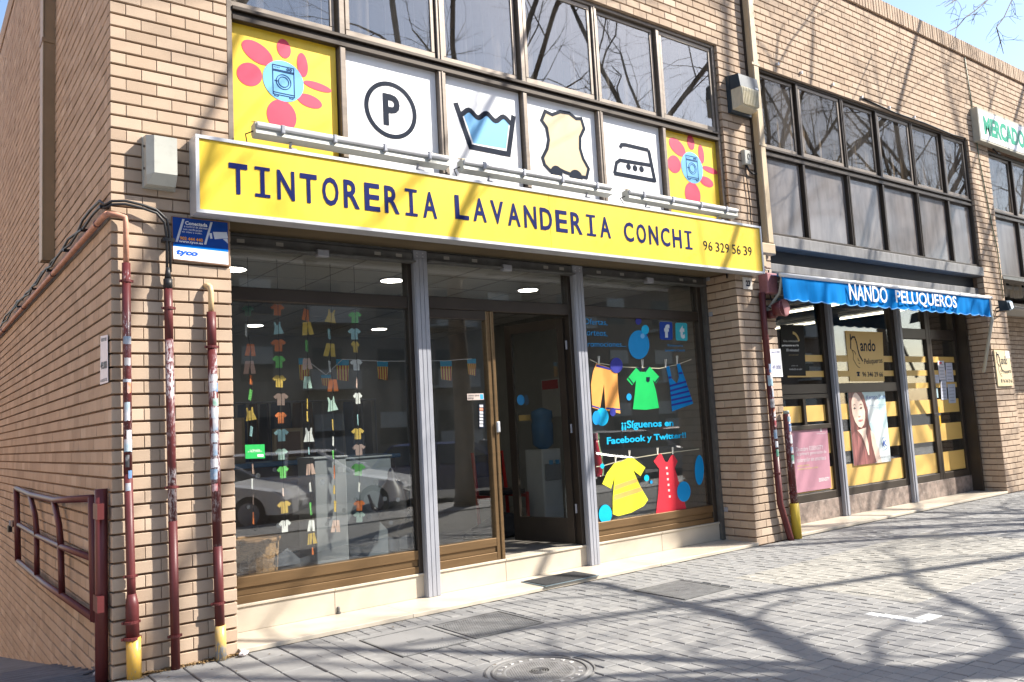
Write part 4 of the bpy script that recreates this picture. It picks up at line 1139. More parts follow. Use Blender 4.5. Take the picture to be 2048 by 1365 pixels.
flat('hem', [q3(*p) for p in ((290, 1186), (405, 1197), (405, 1208), (290, 1198))], NV, None, None, SY - .0012, parent=o)
flat('hem', [q3(*p) for p in ((178, 1168), (242, 1188), (240, 1198), (178, 1180))], NV, None, None, SY - .0012, parent=o)
o = thing('polo_decal', (5.2, SY, 1.4), 'green polo shirt picture pegged on the right pane', 'decal')
flat('cloth', [q3(*p) for p in ((535, 862), (572, 900), (600, 900), (640, 858), (722, 945), (690, 992), (665, 965), (690, 1050), (715, 1190), (612, 1205), (505, 1200), (520, 1080), (530, 968), (498, 1008), (455, 960))], plain((.0, .42, .09)), None, None, SY, parent=o)
flat('collar', [q3(*p) for p in ((530, 864), (578, 862), (566, 902))], M['ink'], None, None, SY - .0012, parent=o)
flat('collar', [q3(*p) for p in ((592, 868), (640, 858), (606, 905))], M['ink'], None, None, SY - .0012, parent=o)
flat('pocket', [q3(*p) for p in ((612, 942), (642, 942), (640, 975), (626, 986), (612, 975))], M['ink'], None, None, SY - .0012, parent=o)
flat('cuff', [q3(*p) for p in ((464, 945), (472, 945), (510, 990), (502, 998))], M['ink'], None, None, SY - .0012, parent=o)
flat('cuff', [q3(*p) for p in ((716, 938), (722, 945), (690, 988), (682, 980))], M['ink'], None, None, SY - .0012, parent=o)
o = thing('vest_decal', (6.0, SY, 1.4), 'blue striped vest picture pegged on the right pane', 'decal')
flat('cloth', [q3(*p) for p in ((772, 860), (798, 852), (818, 955), (860, 995), (875, 940), (858, 838), (882, 832), (915, 930), (990, 1155), (820, 1218), (802, 1010))], plain((.0, .22, .55)), None, None, SY, parent=o)
for i in range(6):
    y0 = 955 + i * 38
    xa = 797 + i * 4; xb = 918 + i * 12.5
    if i == 0: segs = [((790, 938), (814, 936), (818, 952), (794, 956)), ((873, 905), (900, 900), (906, 916), (873, 920))]
    else: segs = [((xa, y0 + 14), (xb, y0 - 22), (xb + 5, y0 - 8), (xa + 1, y0 + 30))]
    for s in segs: flat('stripe', [q3(*p) for p in s], NV, None, None, SY - .0012, parent=o)
o = thing('dress_decal', (5.1, SY, .7), 'yellow tunic picture with orange stripes low on the right pane', 'decal')
flat('cloth', [q4(*p) for p in ((440, 415), (500, 410), (570, 370), (615, 372), (735, 465), (688, 550), (615, 490), (680, 640), (762, 780), (720, 840), (600, 905), (470, 940), (418, 920), (418, 760), (435, 560), (400, 672), (315, 625), (360, 520))], plain((.78, .76, .04)), None, None, SY, parent=o)
for a in (((440, 640), (645, 570), (662, 605), (432, 690)), ((430, 735), (690, 655), (708, 695), (425, 790))): flat('stripe', [q4(*p) for p in a], plain((.80, .38, .10)), None, None, SY - .0012, parent=o)
o = thing('gown_decal', (5.8, SY, .7), 'red buttoned dress picture low on the right pane', 'decal')
flat('cloth', [q4(*p) for p in ((870, 330), (893, 335), (925, 405), (950, 415), (985, 350), (1010, 340), (1050, 405), (1022, 470), (1065, 620), (1140, 885), (990, 905), (838, 925), (862, 720), (872, 480), (815, 405))], plain((.62, .03, .05)), None, None, SY, parent=o)
for x, y in ((943, 470), (950, 525), (955, 580), (961, 635), (966, 688), (973, 748)): flat('button', [q4(x - 9, y - 11), q4(x + 9, y - 11), q4(x + 9, y + 11), q4(x - 9, y + 11)], plain((.7, .55, .55)), None, None, SY - .0012, parent=o)
def bub(u, v, ru, rv, m, label):
    o = MB().poly([P(u + ru * math.cos(a / 28 * 6.2832), v + rv * math.sin(a / 28 * 6.2832), SY - .002 - .0012 * (len(dec) % 3)) for a in range(28)], (0, .001, 0)).build('bubble_decal', m)
    dec.append(tag(o, label, 'decal', 'blue bubble decals on the right pane'))
bub(*q3(553, 682), 21, 29, SB, 'largest blue bubble above the green polo decal')
bub(*q3(604, 562), 7.5, 9.5, CYN, 'mid-size blue bubble on the shoulder of the largest one')
bub(*q3(550, 492), 6, 7.5, NV, 'small navy bubble at the top of the right pane')
bub(*q3(612, 605), 3, 4, NV, 'tiny navy bubble on the edge of the largest bubble')
bub(*q3(583, 612), 4, 5, M['paleblue'], 'tiny pale bubble on the largest bubble')
bub(*q3(373, 848), 12.5, 15.5, NV, 'navy bubble overlapping the orange trousers')
bub(*q3(258, 1262), 13, 18, CYN, 'bright blue bubble under the orange trousers')
bub(*q3(212, 1270), 8, 14, SB, 'darker blue bubble beside the shutter post, under the orange trousers')
bub(*q3(344, 1222), 6, 8.5, NV, 'small navy bubble at the hem of the orange trousers')
bub(*q3(474, 1102), 5, 7, SB, 'small blue bubble between the trousers and the polo')
bub(*q4(345, 920), 13, 19, CYN, 'half-hidden bright blue bubble at the lower left of the right pane')
bub(*q4(1110, 700), 13.5, 20.5, SB, 'blue bubble on the skirt of the red dress')
bub(*q4(1262, 490), 9, 30, SB, 'tall cut-off blue bubble at the right edge of the pane')
bub(*q4(747, 568), 5, 6.5, CYN, 'small blue bubble between the tunic and the red dress')
bub(*q4(793, 608), 2.6, 3.4, SB, 'tiny blue bubble between the tunic and the red dress')
bub(*q4(315, 452), 4, 5, CYN, 'small blue bubble on the clothes line left of the yellow tunic')
for nm, pts, lb in (('clothes_line_decal', [q3(160, 800), q3(215, 828), q3(420, 860), q3(530, 865), q3(720, 872), q3(860, 842), q3(975, 800)], 'upper painted clothes line on the right pane'),
                    ('clothes_line_decal', [q4(258, 458), q4(315, 452), q4(440, 415), q4(600, 378), q4(860, 335), q4(1260, 285)], 'lower painted clothes line on the right pane')):
    o = thing(nm, P(*pts[0], SY), lb, 'decal')
    mb = MB(); stroke(mb, [(P(u, v, SY).x, P(u, v, SY).z) for u, v in pts], .009, SY + .0013, .0008); mb.build('line', plain((.45, .42, .3)), o)
    pegs = ((232, 805), (582, 832), (768, 830), (860, 802)) if 'upper' in lb else ((445, 385), (580, 330), (855, 305), (1003, 300))
    for x, y in pegs:
        qq = q3 if 'upper' in lb else q4
        for dx in (-6, 6): flat('peg', [qq(x + dx - 3, y - 32), qq(x + dx + 3, y - 32), qq(x + dx * .3 + 3, y + 35), qq(x + dx * .3 - 3, y + 35)], plain((.62, .6, .52)), None, None, SY - .0024, parent=o)
def txt(s, tl, tr, br, bl, y, m, parent, bold=0.0, name='lettering'):
    mb = MB(); text_into(mb, s, quadmap(P(*tl, y), P(*tr, y), P(*br, y), P(*bl, y)), bold); return mb.build(name, m, parent)
o = thing('slogan_decal', (4.8, SY, 2.2), 'blue words Ofertas, sorteos, promociones at the top left of the right pane', 'lettering')
txt('Ofertas,', q3(112, 470), q3(300, 480), q3(300, 532), q3(112, 525), SY, SB, o)
txt('sorteos,', q3(112, 566), q3(300, 574), q3(300, 622), q3(112, 615), SY, SB, o)
txt('promociones...', q3(112, 655), q3(450, 662), q3(450, 712), q3(112, 712), SY, SB, o)
o = thing('follow_decal', (5.3, SY, 1.25), 'blue words Síguenos en Facebook y Twitter across the right pane', 'lettering')
txt('¡¡Síguenos en', q3(412, 1292), q3(830, 1283), q3(832, 1350), q3(415, 1375), SY - .005, CYN, o, .03)
txt('Facebook y Twitter!!', q4(358, 170), q4(1130, 120), q4(1135, 190), q4(362, 262), SY - .005, CYN, o, .03)
for nm, ca, ch, pts, lb in (('facebook', (.01, .05, .30), 'f', ((718, 497), (822, 500), (825, 645), (722, 640)), 'dark blue rounded square with a white letter f on the right pane'),
                            ('twitter', (.04, .40, .48), 't', ((845, 505), (940, 508), (945, 652), (850, 648)), 'turquoise rounded square with a white letter t on the right pane')):
    o = thing('icon_decal', P(*q3(*pts[3]), SY), lb, 'icon')
    qm = quadmap(*[P(*q3(*p), SY) for p in pts]); cr = []
    for cx2, cy2, a0 in ((.88, .88, 0), (.12, .88, 90), (.12, .12, 180), (.88, .12, 270)):
        for s in range(5): an = math.radians(a0 + s * 22.5); cr.append(qm(cx2 + .12 * math.cos(an), cy2 + .12 * math.sin(an)))
    MB().poly(cr, (0, .001, 0)).build('square', plain(ca), o)
    mb = MB(); text_into(mb, ch, lambda a, b, qm=qm: qm(.34 + .42 * a, .12 + .74 * b) - Vector((0, .0012, 0)), .06); mb.build('letter', plain((.6, .65, .68)), o)
o = thing('page_name_decal', (6.0, SY, 2.0), 'two short lines of small blue lettering under the icons', 'lettering')
txt('Tintoreria', q3(780, 680), q3(908, 682), q3(908, 697), q3(780, 696), SY, SB, o)
txt('Lavanderia Conchi', q3(765, 715), q3(922, 718), q3(922, 736), q3(765, 735), SY, SB, o)
# laundry bottles behind the right pane
for k, (u, c, lb) in enumerate(((1196, (.55, .02, .05), 'red bottle of detergent behind the right pane'), (1204, (.35, .5, .3), 'green capped clear bottle behind the right pane'))):
    p = P(u, 960, .62)
    t = thing('detergent_bottle', (p.x, .62, .9), lb, 'bottle')
    MB().box(p.x - .12, p.x + .12, .56, .74, .86, .88).build('shelf_bracket', plain((.4, .4, .4)), t)
    MB().lathe([(.045, 0), (.055, .05), (.05, .2), (.025, .33), (.022, .38)], (p.x, .62 + k * .04, .881), 14).build('body', plain(c, .25), t, True)
    MB().lathe([(.028, 0), (.028, .07)], (p.x, .62 + k * .04, 1.262), 12).build('cap', plain((.5, .2, .25) if k == 0 else (.2, .4, .2)), t)
# ------------------------------------------------------------------ things on the corner pier
def zof(v, u, y): return P(u, v, y).z
def pipe_thing(name, label): return thing(name, (0, 0, 0), label, 'pipe')
PYY = -0.05
def ring(x, y, z, r, h=.02, ears=True):
    m = MB().lathe([(r, 0), (r + .006, .002), (r + .006, h - .002), (r, h)], (x, y, z), 14)
    if ears:
        m.box(x - r - .016, x - r - .004, y - .006, y + .01, z + .002, z + h - .002); m.box(x + r + .004, x + r + .016, y - .006, y + .01, z + .002, z + h - .002)
    return m
_sm = {}
def sticker_mat(c):
    if c not in _sm: _sm[c] = worn_mat('torn_sticker', c, 1.3, (.62, .6, .62) if sum(c) < 1.4 else (.2, .3, .42), .5)
    return _sm[c]
def stickers(t, x, y, r, zs):
    rs = random.Random(int(x * 1000))
    for z, h, c in zs:
        a0 = rs.uniform(-.4, .4) - math.pi / 2; sp = rs.uniform(.45, 1.15); vs = []; n = 7
        for i in range(n + 1):
            a = a0 - sp + 2 * sp * i / n
            e = rs.uniform(-.004, .004)
            vs.append((x + (r + .0012) * math.cos(a), y + (r + .0012) * math.sin(a), z + e)); vs.append((x + (r + .0012) * math.cos(a), y + (r + .0012) * math.sin(a), z + h + e * .5))
        MB().add(vs, [(2 * i, 2 * i + 2, 2 * i + 3, 2 * i + 1) for i in range(n)]).build('sticker', sticker_mat(c), t)
WH, BL, OR, CYA, BK, GN, RD = (.5, .48, .5), (.12, .22, .42), (.55, .16, .05), (.3, .46, .55), (.05, .05, .055), (.1, .28, .2), (.33, .07, .08)
# left pipe
t = thing('drain_pipe', (.10, PYY, 0), 'leftmost maroon pipe with orange and blue stickers and yellow foot, by the building corner', 'pipe', 'pipes on the corner pier')
x1 = .083
MB().tube([(x1, PYY, 2.66), (x1 + .004, PYY, 1.28)], .0265, 14).build('upper_tube', M['maroon_mid'], t, True)
MB().tube([(x1 + .005, PYY, 1.2795), (x1 + .018, PYY, .62), (x1 + .020, PYY, .52)], .0265, 14).build('middle_tube', M['maroon'], t, True)
MB().tube([(x1 + .02, PYY, .521), (x1 + .024, PYY, .45), (x1 + .026, PYY, .25)], [.028, .039, .04], 14).build('socket', M['maroon'], t, True)
MB().tube([(x1 + .03, PYY, .2495), (x1 + .034, PYY, -.02)], .044, 14).build('foot', M['pipe_yellow'], t, True)
MB().tube([(x1, PYY, 2.661), (x1, PYY, 2.93), (x1 - .005, PYY, 2.97), (x1 - .05, PYY + .01, 2.985), (-.03, -.035, 2.985)], .018, 12).build('neck', M['pipe_pink'], t, True)
for z, r in ((2.53, .0265), (.62, .0265), (.335, .04), (.235, .044)): ring(x1 + .02 * (1 - z / 2.7), PYY, z, r).build('bracket', M['maroon'], t)
stickers(t, x1 + .003, PYY, .0265, [(1.80, .07, OR), (1.87, .02, WH), (1.62, .12, CYA), (1.50, .06, BL), (1.42, .08, CYA), (1.32, .08, BK), (1.25, .05, BL), (1.17, .05, WH), (2.12, .05, WH), (1.98, .05, WH)])
# middle pipe
t = thing('drain_pipe', (.36, PYY, 0), 'middle maroon pipe covered in flaked white paint, fed by black cables', 'pipe', 'pipes on the corner pier')
x2 = .346
MB().tube([(x2, PYY, 2.51), (x2 + .003, PYY, 2.16)], .0275, 14).build('upper_tube', M['maroon'], t, True)
MB().tube([(x2 + .003, PYY, 2.1595), (x2 + .013, PYY, .95)], .0275, 14).build('middle_tube', M['maroon_worn'], t, True)
MB().tube([(x2 + .013, PYY, .9495), (x2 + .022, PYY, -.02)], .0285, 14).build('lower_tube', M['maroon'], t, True)
MB().tube([(x2, PYY, 2.505), (x2, PYY, 2.57)], .03, 14).build('collar', M['black'], t, True)
MB().tube([(x2, PYY, 2.57), (x2, PYY, 2.65)], [.024, .014], 12).build('sleeve', M['black'], t, True)
for z in (2.36, 1.16, .2): ring(x2 + .02 * (1 - z / 2.7), PYY, z, .0285).build('bracket', M['maroon'], t)
# right pipe
t = thing('drain_pipe', (.65, PYY, 0), 'short maroon pipe with beige elbow and peeling yellow foot beside the shop window', 'pipe', 'pipes on the corner pier')
x3 = .628
MB().tube([(x3 + .003, PYY, 2.355), (x3 + .004, PYY, 2.1)], .031, 14).build('upper_tube', M['maroon'], t, True)
MB().tube([(x3 + .004, PYY, 2.0995), (x3 + .02, PYY, .75)], .031, 14).build('middle_tube', M['maroon_worn'], t, True)
MB().tube([(x3 + .02, PYY, .7495), (x3 + .027, PYY, .225)], .0315, 14).build('lower_tube', M['maroon'], t, True)
MB().tube([(x3 + .028, PYY, .2245), (x3 + .033, PYY, -.025)], .036, 14).build('foot', M['pipe_peel'], t, True)
MB().tube([(x3 + .003, PYY, 2.356), (x3 + .003, PYY, 2.50), (x3 - .002, PYY, 2.53), (x3 - .012, PYY + .02, 2.545), (x3 - .02, .02, 2.55)], .0195, 12).build('elbow', M['pipe_beige'], t, True)
for z in (2.1, .36): ring(x3 + .02 * (1 - z / 2.7), PYY, z, .0315).build('bracket', M['maroon'], t)
stickers(t, x3 + .008, PYY, .031, [(1.87, .05, BK), (1.80, .06, BL), (1.70, .05, GN), (1.62, .07, CYA), (1.53, .09, WH), (1.45, .06, CYA), (1.36, .08, WH), (1.28, .06, BL), (1.2, .07, WH), (1.12, .05, RD)])
# black cables looping round the corner
t = thing('cable_run', (.1, -.05, 2.6), 'two black cables looping from the middle pipe round the building corner', 'cable')
for dx in (0, .022):
    pts = [(x2 - .006 + dx, PYY, 2.62), (x2 - .006 + dx, PYY - .003, 2.85), (x2 - .02 + dx * .8, PYY - .005, 2.96 + dx), (x2 - .07, PYY - .005, 3.02 + dx), (x2 - .16, PYY, 3.045 + dx), (.08, PYY, 3.06 + dx), (.0, -.04, 3.05 + dx), (-.035, .0, 3.03 + dx)]
    yy = .1; rr = random.Random(3 + int(dx * 100))
    while yy < 9:
        pts.append((-.035 - rr.uniform(0, .02), yy, 3.075 + dx + rr.uniform(-.03, .02))); yy += .3
    MB().tube(pts, .0095, 7).build('cable', M['black'], t, True)
for yy in (.05, .75, 1.5, 2.4, 3.4, 4.6): MB().box(-.06, -.001, yy - .015, yy + .015, 3.04, 3.06).build('cable_tie', M['black'], t)
MB().box(x2 - .03, x2 + .045, PYY - .014, 0, 2.83, 2.855).build('cable_tie', M['black'], t)
t = thing('conduit', (-.04, 4, 2.98), 'pinkish conduit running along the side wall under the cables', 'conduit')
MB().tube([(-.028, -.03, 2.985), (-.034, .05, 2.985), (-.034, 11, 3.0)], .021, 10).build('tube', M['pipe_pink'], t, True)
for yy in (.25, 2.2, 4.2, 6.2): MB().lathe([(.022, 0), (.026, .004), (.026, .03), (.022, .034)], (-.034, yy, 2.988), 10, 'y').build('clamp', M['maroon'], t)
# downpipe on the side wall
t = thing('downpipe', (-.06, 2.4, 3.1), 'square beige and brown downpipe on the side wall', 'pipe')
MB().box(-.095, -.001, 2.36, 2.52, 3.14, 5.18).build('lower_length', M['brown_metal'], t)
MB().box(-.091, -.001, 2.364, 2.516, 5.181, 7.5).build('upper_length', M['brown_metal'], t)
MB().box(-.103, -.0955, 2.355, 2.525, 3.14, 7.5).build('face_strip', M['beige_metal'], t)
MB().box(-.109, -.001, 2.352, 2.53, 5.16, 5.2).build('joint_band', M['brown_metal'], t)
# alarm case
a = P(293, 268, -.10); b = P(358, 378, -.10)
bx0, bx1, bz0, bz1 = .20, .405, 3.20, 3.555
t = thing('alarm_case', ((bx0 + bx1) / 2, -.05, bz0), 'grey plastic alarm siren case left of the yellow sign', 'alarm case')
zz = [(bz0, .02), (bz0 + .09, .0)]
m = MB()
yf, yb = -.115, -.001
m.add([(bx0, yb, bz0), (bx1, yb, bz0), (bx1, yb, bz1), (bx0, yb, bz1),
       (bx0 + .012, yf + .045, bz0 + .012), (bx1 - .006, yf + .045, bz0 + .012), (bx1 - .006, yf, bz0 + .085), (bx0 + .05, yf, bz0 + .085), (bx1 - .006, yf, bz1 - .01), (bx0 + .05, yf, bz1 - .01), (bx0 + .004, yf + .03, bz1 - .006), (bx0 + .004, yf + .03, bz0 + .07)],
      [(4, 5, 6, 7), (7, 6, 8, 9), (11, 7, 9, 10), (4, 7, 11), (0, 1, 5, 4), (1, 2, 8, 6, 5), (3, 10, 9, 8, 2), (0, 4, 11, 10, 3), (3, 2, 1, 0)])
m.build('cover', M['box'], t)
MB().box(bx0 - .004, bx1 + .004, -.02, -.0005, bz0 - .004, bz1 + .004).build('base_plate', M['box'], t)
for z in (bz0 + .12, bz1 - .08): MB().lathe([(.009, 0), (.009, .006)], (bx0 - .006, -.06, z), 10, 'x').build('screw', M['bronze_dark'], t)
# blue and white security plaque
t = thing('security_plaque', (.58, -.012, 2.71), 'blue and white security company plaque under the yellow sign', 'plaque')
ty = -.018; tq = (P(345, 434, ty), P(455, 446, ty), P(457, 530, ty), P(347, 518, ty))
qm = quadmap(*tq)
def tqp(pts, m, name, dy=.0015): return MB().poly([qm(a, b) - Vector((0, dy, 0)) for a, b in pts], (0, .001, 0)).build(name, m, t)
MB().poly([qm(-.012, -.015), qm(1.03, -.03), qm(1.03, 1.02), qm(-.012, 1.015)], (0, .014, 0)).build('backing', plain((.27, .15, .09)), t)
tqp([(0, .36), (1, .36), (1, 1), (0, 1)], plain((.005, .05, .26), .3), 'blue_field')
tqp([(0, .30), (1, .30), (1, .36), (0, .36)], plain((.0, .20, .75), .3), 'blue_band')
tqp([(0, 0), (1, 0), (1, .30), (0, .30)], M['white'], 'white_field')
gy = plain((.55, .57, .62), .4)
tqp([(.04, .41), (.08, .41), (.21, .97), (.17, .97)], gy, 'slash', .0028); tqp([(.55, .42), (.59, .42), (.72, .97), (.68, .97)], gy, 'slash', .0028)
tqp([(.72, .74), (.98, .77), (1.0, .63), (.91, .61), (.75, .57)], gy, 'camera_shape', .0028); tqp([(.90, .60), (.99, .62), (1.0, .5)], gy, 'camera_shape', .0029); tqp([(.65, .7), (.7, .71), (.71, .58), (.67, .57)], gy, 'camera_shape', .0028)
def tt(s, a0, a1, b0, b1, m, bold=0., sh=0.):
    mb = MB(); text_into(mb, s, lambda a, b: qm(a0 + (a1 - a0) * a + sh * b, b0 + (b1 - b0) * b) - Vector((0, .003, 0)), bold); mb.build('lettering', m, t)
tt('Conectada', .22, .62, .84, .93, M['white'], .03); tt('a control de alarmas', .20, .62, .78, .83, M['white']); tt('con verificación', .18, .52, .71, .76, M['white']); tt('de vídeo y audio.', .16, .52, .64, .69, M['white'])
tt('902 444 440', .12, .53, .47, .55, plain((.75, .30, .03)), .03); tt('www.tyco.es', .10, .53, .39, .46, M['white'], .02)
tt('tyco', .03, .42, .08, .24, plain((.0, .10, .55)), .05, .03); tt('Integrated Fire & Security', .23, .96, .015, .075, plain((.5, .52, .56)), 0, .01)
# paper notice on the side wall
t = thing('paper_notice', (-.01, .3, 1.85), 'narrow white paper notice taped on the side wall near the corner', 'notice')
pw = [W(201, 673, -.006), W(215, 670, -.012), W(216, 765, -.012), W(200, 770, -.006)]
MB().poly(pw, (.002, 0, 0)).build('sheet', plain((.72, .68, .74)), t)
qw = quadmap(*pw)
for s, b0, b1 in (('VENDO PISO', .88, .95), ('49.000', .30, .46), ('610 52 32', .04, .10)):
    mb = MB(); text_into(mb, s, lambda a, b: qw(.1 + .8 * a, b0 + (b1 - b0) * b) - Vector((.002, 0, 0)), .02); mb.build('print', M['ink'], t)
# maroon gate folded back against the side wall
t = thing('ramp_gate', (-.1, 1.6, 0), 'maroon tubular gate folded back along the ramp wall', 'gate')
GXX = -.065
def gw(u, v, x=GXX): return W(u, v, x)
mg = M['maroon']
pb = gw(205, 1150); py_ = pb.y
MB().tube([(-.046, .085, -.08), (-.046, .085, 1.19)], .038, 14).build('post', mg, t, True)
st = gw(187, 1115)
MB().tube([tuple(gw(186, 995)), tuple(gw(188, 1120)), tuple(gw(191, 1243))], .032, 12).build('hinge_stile', mg, t, True)
MB().tube([tuple(gw(33, 977)), tuple(gw(62, 990)), tuple(gw(110, 1001)), tuple(gw(184, 997))], .026, 10).build('top_rail', mg, t, True)
MB().tube([tuple(gw(36, 1122)), tuple(gw(90, 1168)), tuple(gw(190, 1238))], .026, 10).build('bottom_rail', mg, t, True)
MB().tube([tuple(gw(33, 977)), tuple(gw(36, 1122))], .03, 10).build('end_stile', mg, t, True)
MB().tube([tuple(gw(38, 1050)), tuple(gw(75, 1072)), tuple(gw(120, 1093)), tuple(gw(186, 1117))], .023, 10).build('middle_rail', mg, t, True)
for p_ in ([(60, 990), (70, 1030), (74, 1070)], [(73, 1072), (74, 1150)], [(108, 1002), (118, 1050), (122, 1092)], [(121, 1093), (124, 1188)]):
    MB().tube([tuple(gw(*q)) for q in p_], .024, 10).build('bar', mg, t, True)
for v in (1022, 1205):
    p = gw(194, v); MB().box(p.x - .02, p.x + .02, p.y - .12, p.y + .02, p.z - .05, p.z + .05).build('hinge', mg, t)
p = gw(28, 1048); MB().box(p.x - .02, p.x + .02, p.y - .05, p.y + .12, p.z - .03, p.z + .03).build('latch', mg, t)
p = gw(20, 1048, GXX)
t2 = thing('padlock', tuple(p - Vector((0, 0, .1))), 'dark padlock hanging at the free end of the gate', 'padlock')
MB().cbox(p.x - .02, p.x + .02, p.y - .03, p.y + .06, p.z - .09, p.z - .02, .006).build('body', M['black'], t2)
MB().tube([(p.x, p.y - .02, p.z - .02), (p.x, p.y - .02, p.z + .03), (p.x, p.y + .04, p.z + .03), (p.x, p.y + .04, p.z - .02)], .008, 6).build('shackle', M['steel'], t2)
# litter and dry leaves at the foot of the pier
t = thing('dry_litter', (.45, -.06, 0), 'dry leaves and crumbs gathered at the foot of the corner pier', 'leaves')
rl = random.Random(4); mb = MB()
for i in range(260):
    x = rl.uniform(.12, .80); y = -abs(rl.gauss(0, .035)) - .005; z = rl.uniform(0, .012); s = rl.uniform(.006, .022); a = rl.uniform(0, 6.28)
    dx, dy = s * math.cos(a), s * math.sin(a)
    mb.add([(x - dx, y - dy, z), (x + dy * .5, y - dx * .5, z + s * .4), (x + dx, y + dy, z + .002), (x - dy * .5, y + dx * .5, z + s * .3)], [(0, 1, 2, 3)])
o = mb.build('leaves', plain((.26, .17, .08), .9), t); o['kind'] = 'stuff'
for k, (u, v, lb) in enumerate(((487, 1313, 'crumpled pale paper at the end of the marble step'), (197, 1352, 'torn white paper on the ramp beside the gate post'))):
    p = G(u, v, .0); r2 = random.Random(k); vs = []
    for j in range(4):
        for i in range(7):
            a = 6.283 * i / 7; r = (.025 if j in (1, 2) else .012) * r2.uniform(.6, 1.3); vs.append((p.x + r * math.cos(a) * 1.3, p.y + r * math.sin(a), .003 + .012 * j * r2.uniform(.8, 1.1)))
    o = MB().add(vs, [(j * 7 + i, j * 7 + (i + 1) % 7, (j + 1) * 7 + (i + 1) % 7, (j + 1) * 7 + i) for j in range(3) for i in range(7)] + [tuple(range(21, 28)), tuple(range(6, -1, -1))]).build('paper_scrap', plain((.66, .58, .58), .8)); tag(o, lb, 'litter')
yp = MB()
for i in range(22):
    x = -.04 - rl.uniform(0, .55); y = -.22 + rl.gauss(0, .035); s = rl.uniform(.02, .05)
    yp.poly([(x + s * rl.uniform(.6, 1.2) * math.cos(a / 7 * 6.283), y + s * .6 * rl.uniform(.6, 1.2) * math.sin(a / 7 * 6.283), -.0005 + i * .00012) for a in range(7)], (0, 0, .001))
tag(yp.build('paint_mark', plain((.70, .45, .02), .6)), 'worn yellow paint at the top of the ramp', 'paint mark')

# ------------------------------------------------------------------ ground fittings
def hatch(x0, x1, y0, y1, name, label, studs):
    t = thing(name, ((x0 + x1) / 2, (y0 + y1) / 2, -.02), label, 'hatch cover')
    fr_ = MB(); fr_.box(x0, x1, y1 - .014, y1, -.025, -.001); fr_.box(x0, x1, y0, y0 + .014, -.025, .001); fr_.box(x0, x0 + .014, y0 + .0145, y1 - .0145, -.025, .001); fr_.box(x1 - .014, x1, y0 + .0145, y1 - .0145, -.025, .001)
    fr_.build('frame', M['iron'], t)
    MB().box(x0 + .018, x1 - .018, y0 + .018, y1 - .018, -.025, -.003).build('plate', M['tile'] if not studs else M['iron'], t)
    mb = MB(); nx_ = int((x1 - x0 - .05) / .02); ny_ = int((y1 - y0 - .05) / .02) if studs == 2 else (3 if studs == 0 else int((y1 - y0 - .05) / .02))
    for i in range(nx_):
        for j in range(ny_):
            x = x0 + .03 + i * .02 + (.01 if j % 2 else 0); y = y0 + .028 + j * .02
            if x > x1 - .03: continue
            mb.add([(x - .006, y, -.003), (x, y - .006, -.003), (x + .006, y, -.003), (x, y + .006, -.003), (x, y, .0008)], [(0, 1, 4), (1, 2, 4), (2, 3, 4), (3, 0, 4)])
    tag(mb.build('stud', M['iron'] if studs else M['tile'], t), kind='stuff')
    MB().box((x0 + x1) / 2 - .06, (x0 + x1) / 2 + .06, (y0 + y1) / 2 - .02, (y0 + y1) / 2 + .02, -.0028, -.0012).build('name_plate', M['iron'], t)
    return t
hatch(1.55, 2.10, -.94, -.305, 'hatch_cover', 'worn pavement hatch nearer the corner pier, below the left window', 0)
hatch(2.14, 2.75, -.915, -.33, 'hatch_cover', 'dark studded pavement hatch in front of the door, right of the worn one', 1)
hatch(3.97, 4.56, -1.20, -.62, 'hatch_cover', 'studded square hatch in the pavement in front of the right window', 1)
M['iron_pale'] = mat('pale_cast_iron', (.175, .17, .165), rough=.65, metal=.1, var=.25, scale=12, dirt=.3)
M['iron_worn'] = mat('worn_bright_iron', (.40, .39, .38), rough=.5, metal=.3, var=.2)
t = thing('manhole_cover', (MANH[0], MANH[1], -.02), 'round cast iron manhole cover at the bottom of the picture', 'manhole cover')
mx, my, mr = MANH
MB().lathe([(mr, 0), (mr, .022), (mr - .012, .024), (mr - .02, .012), (mr - .035, .012), (mr - .045, .024), (mr - .055, .024), (mr - .06, .01), (.01, .01)], (mx, my, -.024), 64).build('ring', M['iron_pale'], t)
MB().lathe([(mr - .062, 0), (mr - .062, .018), (mr - .12, .018), (mr - .122, .013), (mr - .132, .013), (mr - .134, .018), (.0, .018)], (mx, my, -.024), 64).build('lid', M['iron_pale'], t)
mb = MB()
for i in range(-11, 12):
    for j in range(-11, 12):
        x = mx + i * .0165 + (.008 if j % 2 else 0); y = my + j * .0165; r = math.hypot(x - mx, y - my)
        if .075 < r < mr - .145: mb.add([(x - .005, y, -.006), (x, y - .005, -.006), (x + .005, y, -.006), (x, y + .005, -.006), (x, y, -.001)], [(0, 1, 4), (1, 2, 4), (2, 3, 4), (3, 0, 4)])
tag(mb.build('stud', M['iron_pale'], t), kind='stuff')
for r in (.06, .045, .03, .015): MB().lathe([(r, 0), (r, .004), (r - .005, .004), (r - .005, 0)], (mx, my, -.006), 32).build('centre_ring', M['iron_pale'], t)
for i in range(22):                                   # worn raised lettering band, no longer legible
    if i in (10, 11, 21): continue
    a = i * 2 * math.pi / 22; rr_ = mr - .091; ca, sa = math.cos(a), math.sin(a)
    def fm(p, q): return (mx + (rr_ + q) * ca - p * sa, my + (rr_ + q) * sa + p * ca)
    MB().hexa([(*fm(-.013, -.014), -.007), (*fm(.013, -.014), -.007), (*fm(.013, .014), -.007), (*fm(-.013, .014), -.007), (*fm(-.011, -.012), -.0025), (*fm(.011, -.012), -.0025), (*fm(.011, .012), -.0025), (*fm(-.011, .012), -.0025)]).build('raised_block', M['iron_worn'], t)
t = thing('door_mat', (3.79, .13, STEP), 'dark rubber door mat on the marble step', 'door mat')
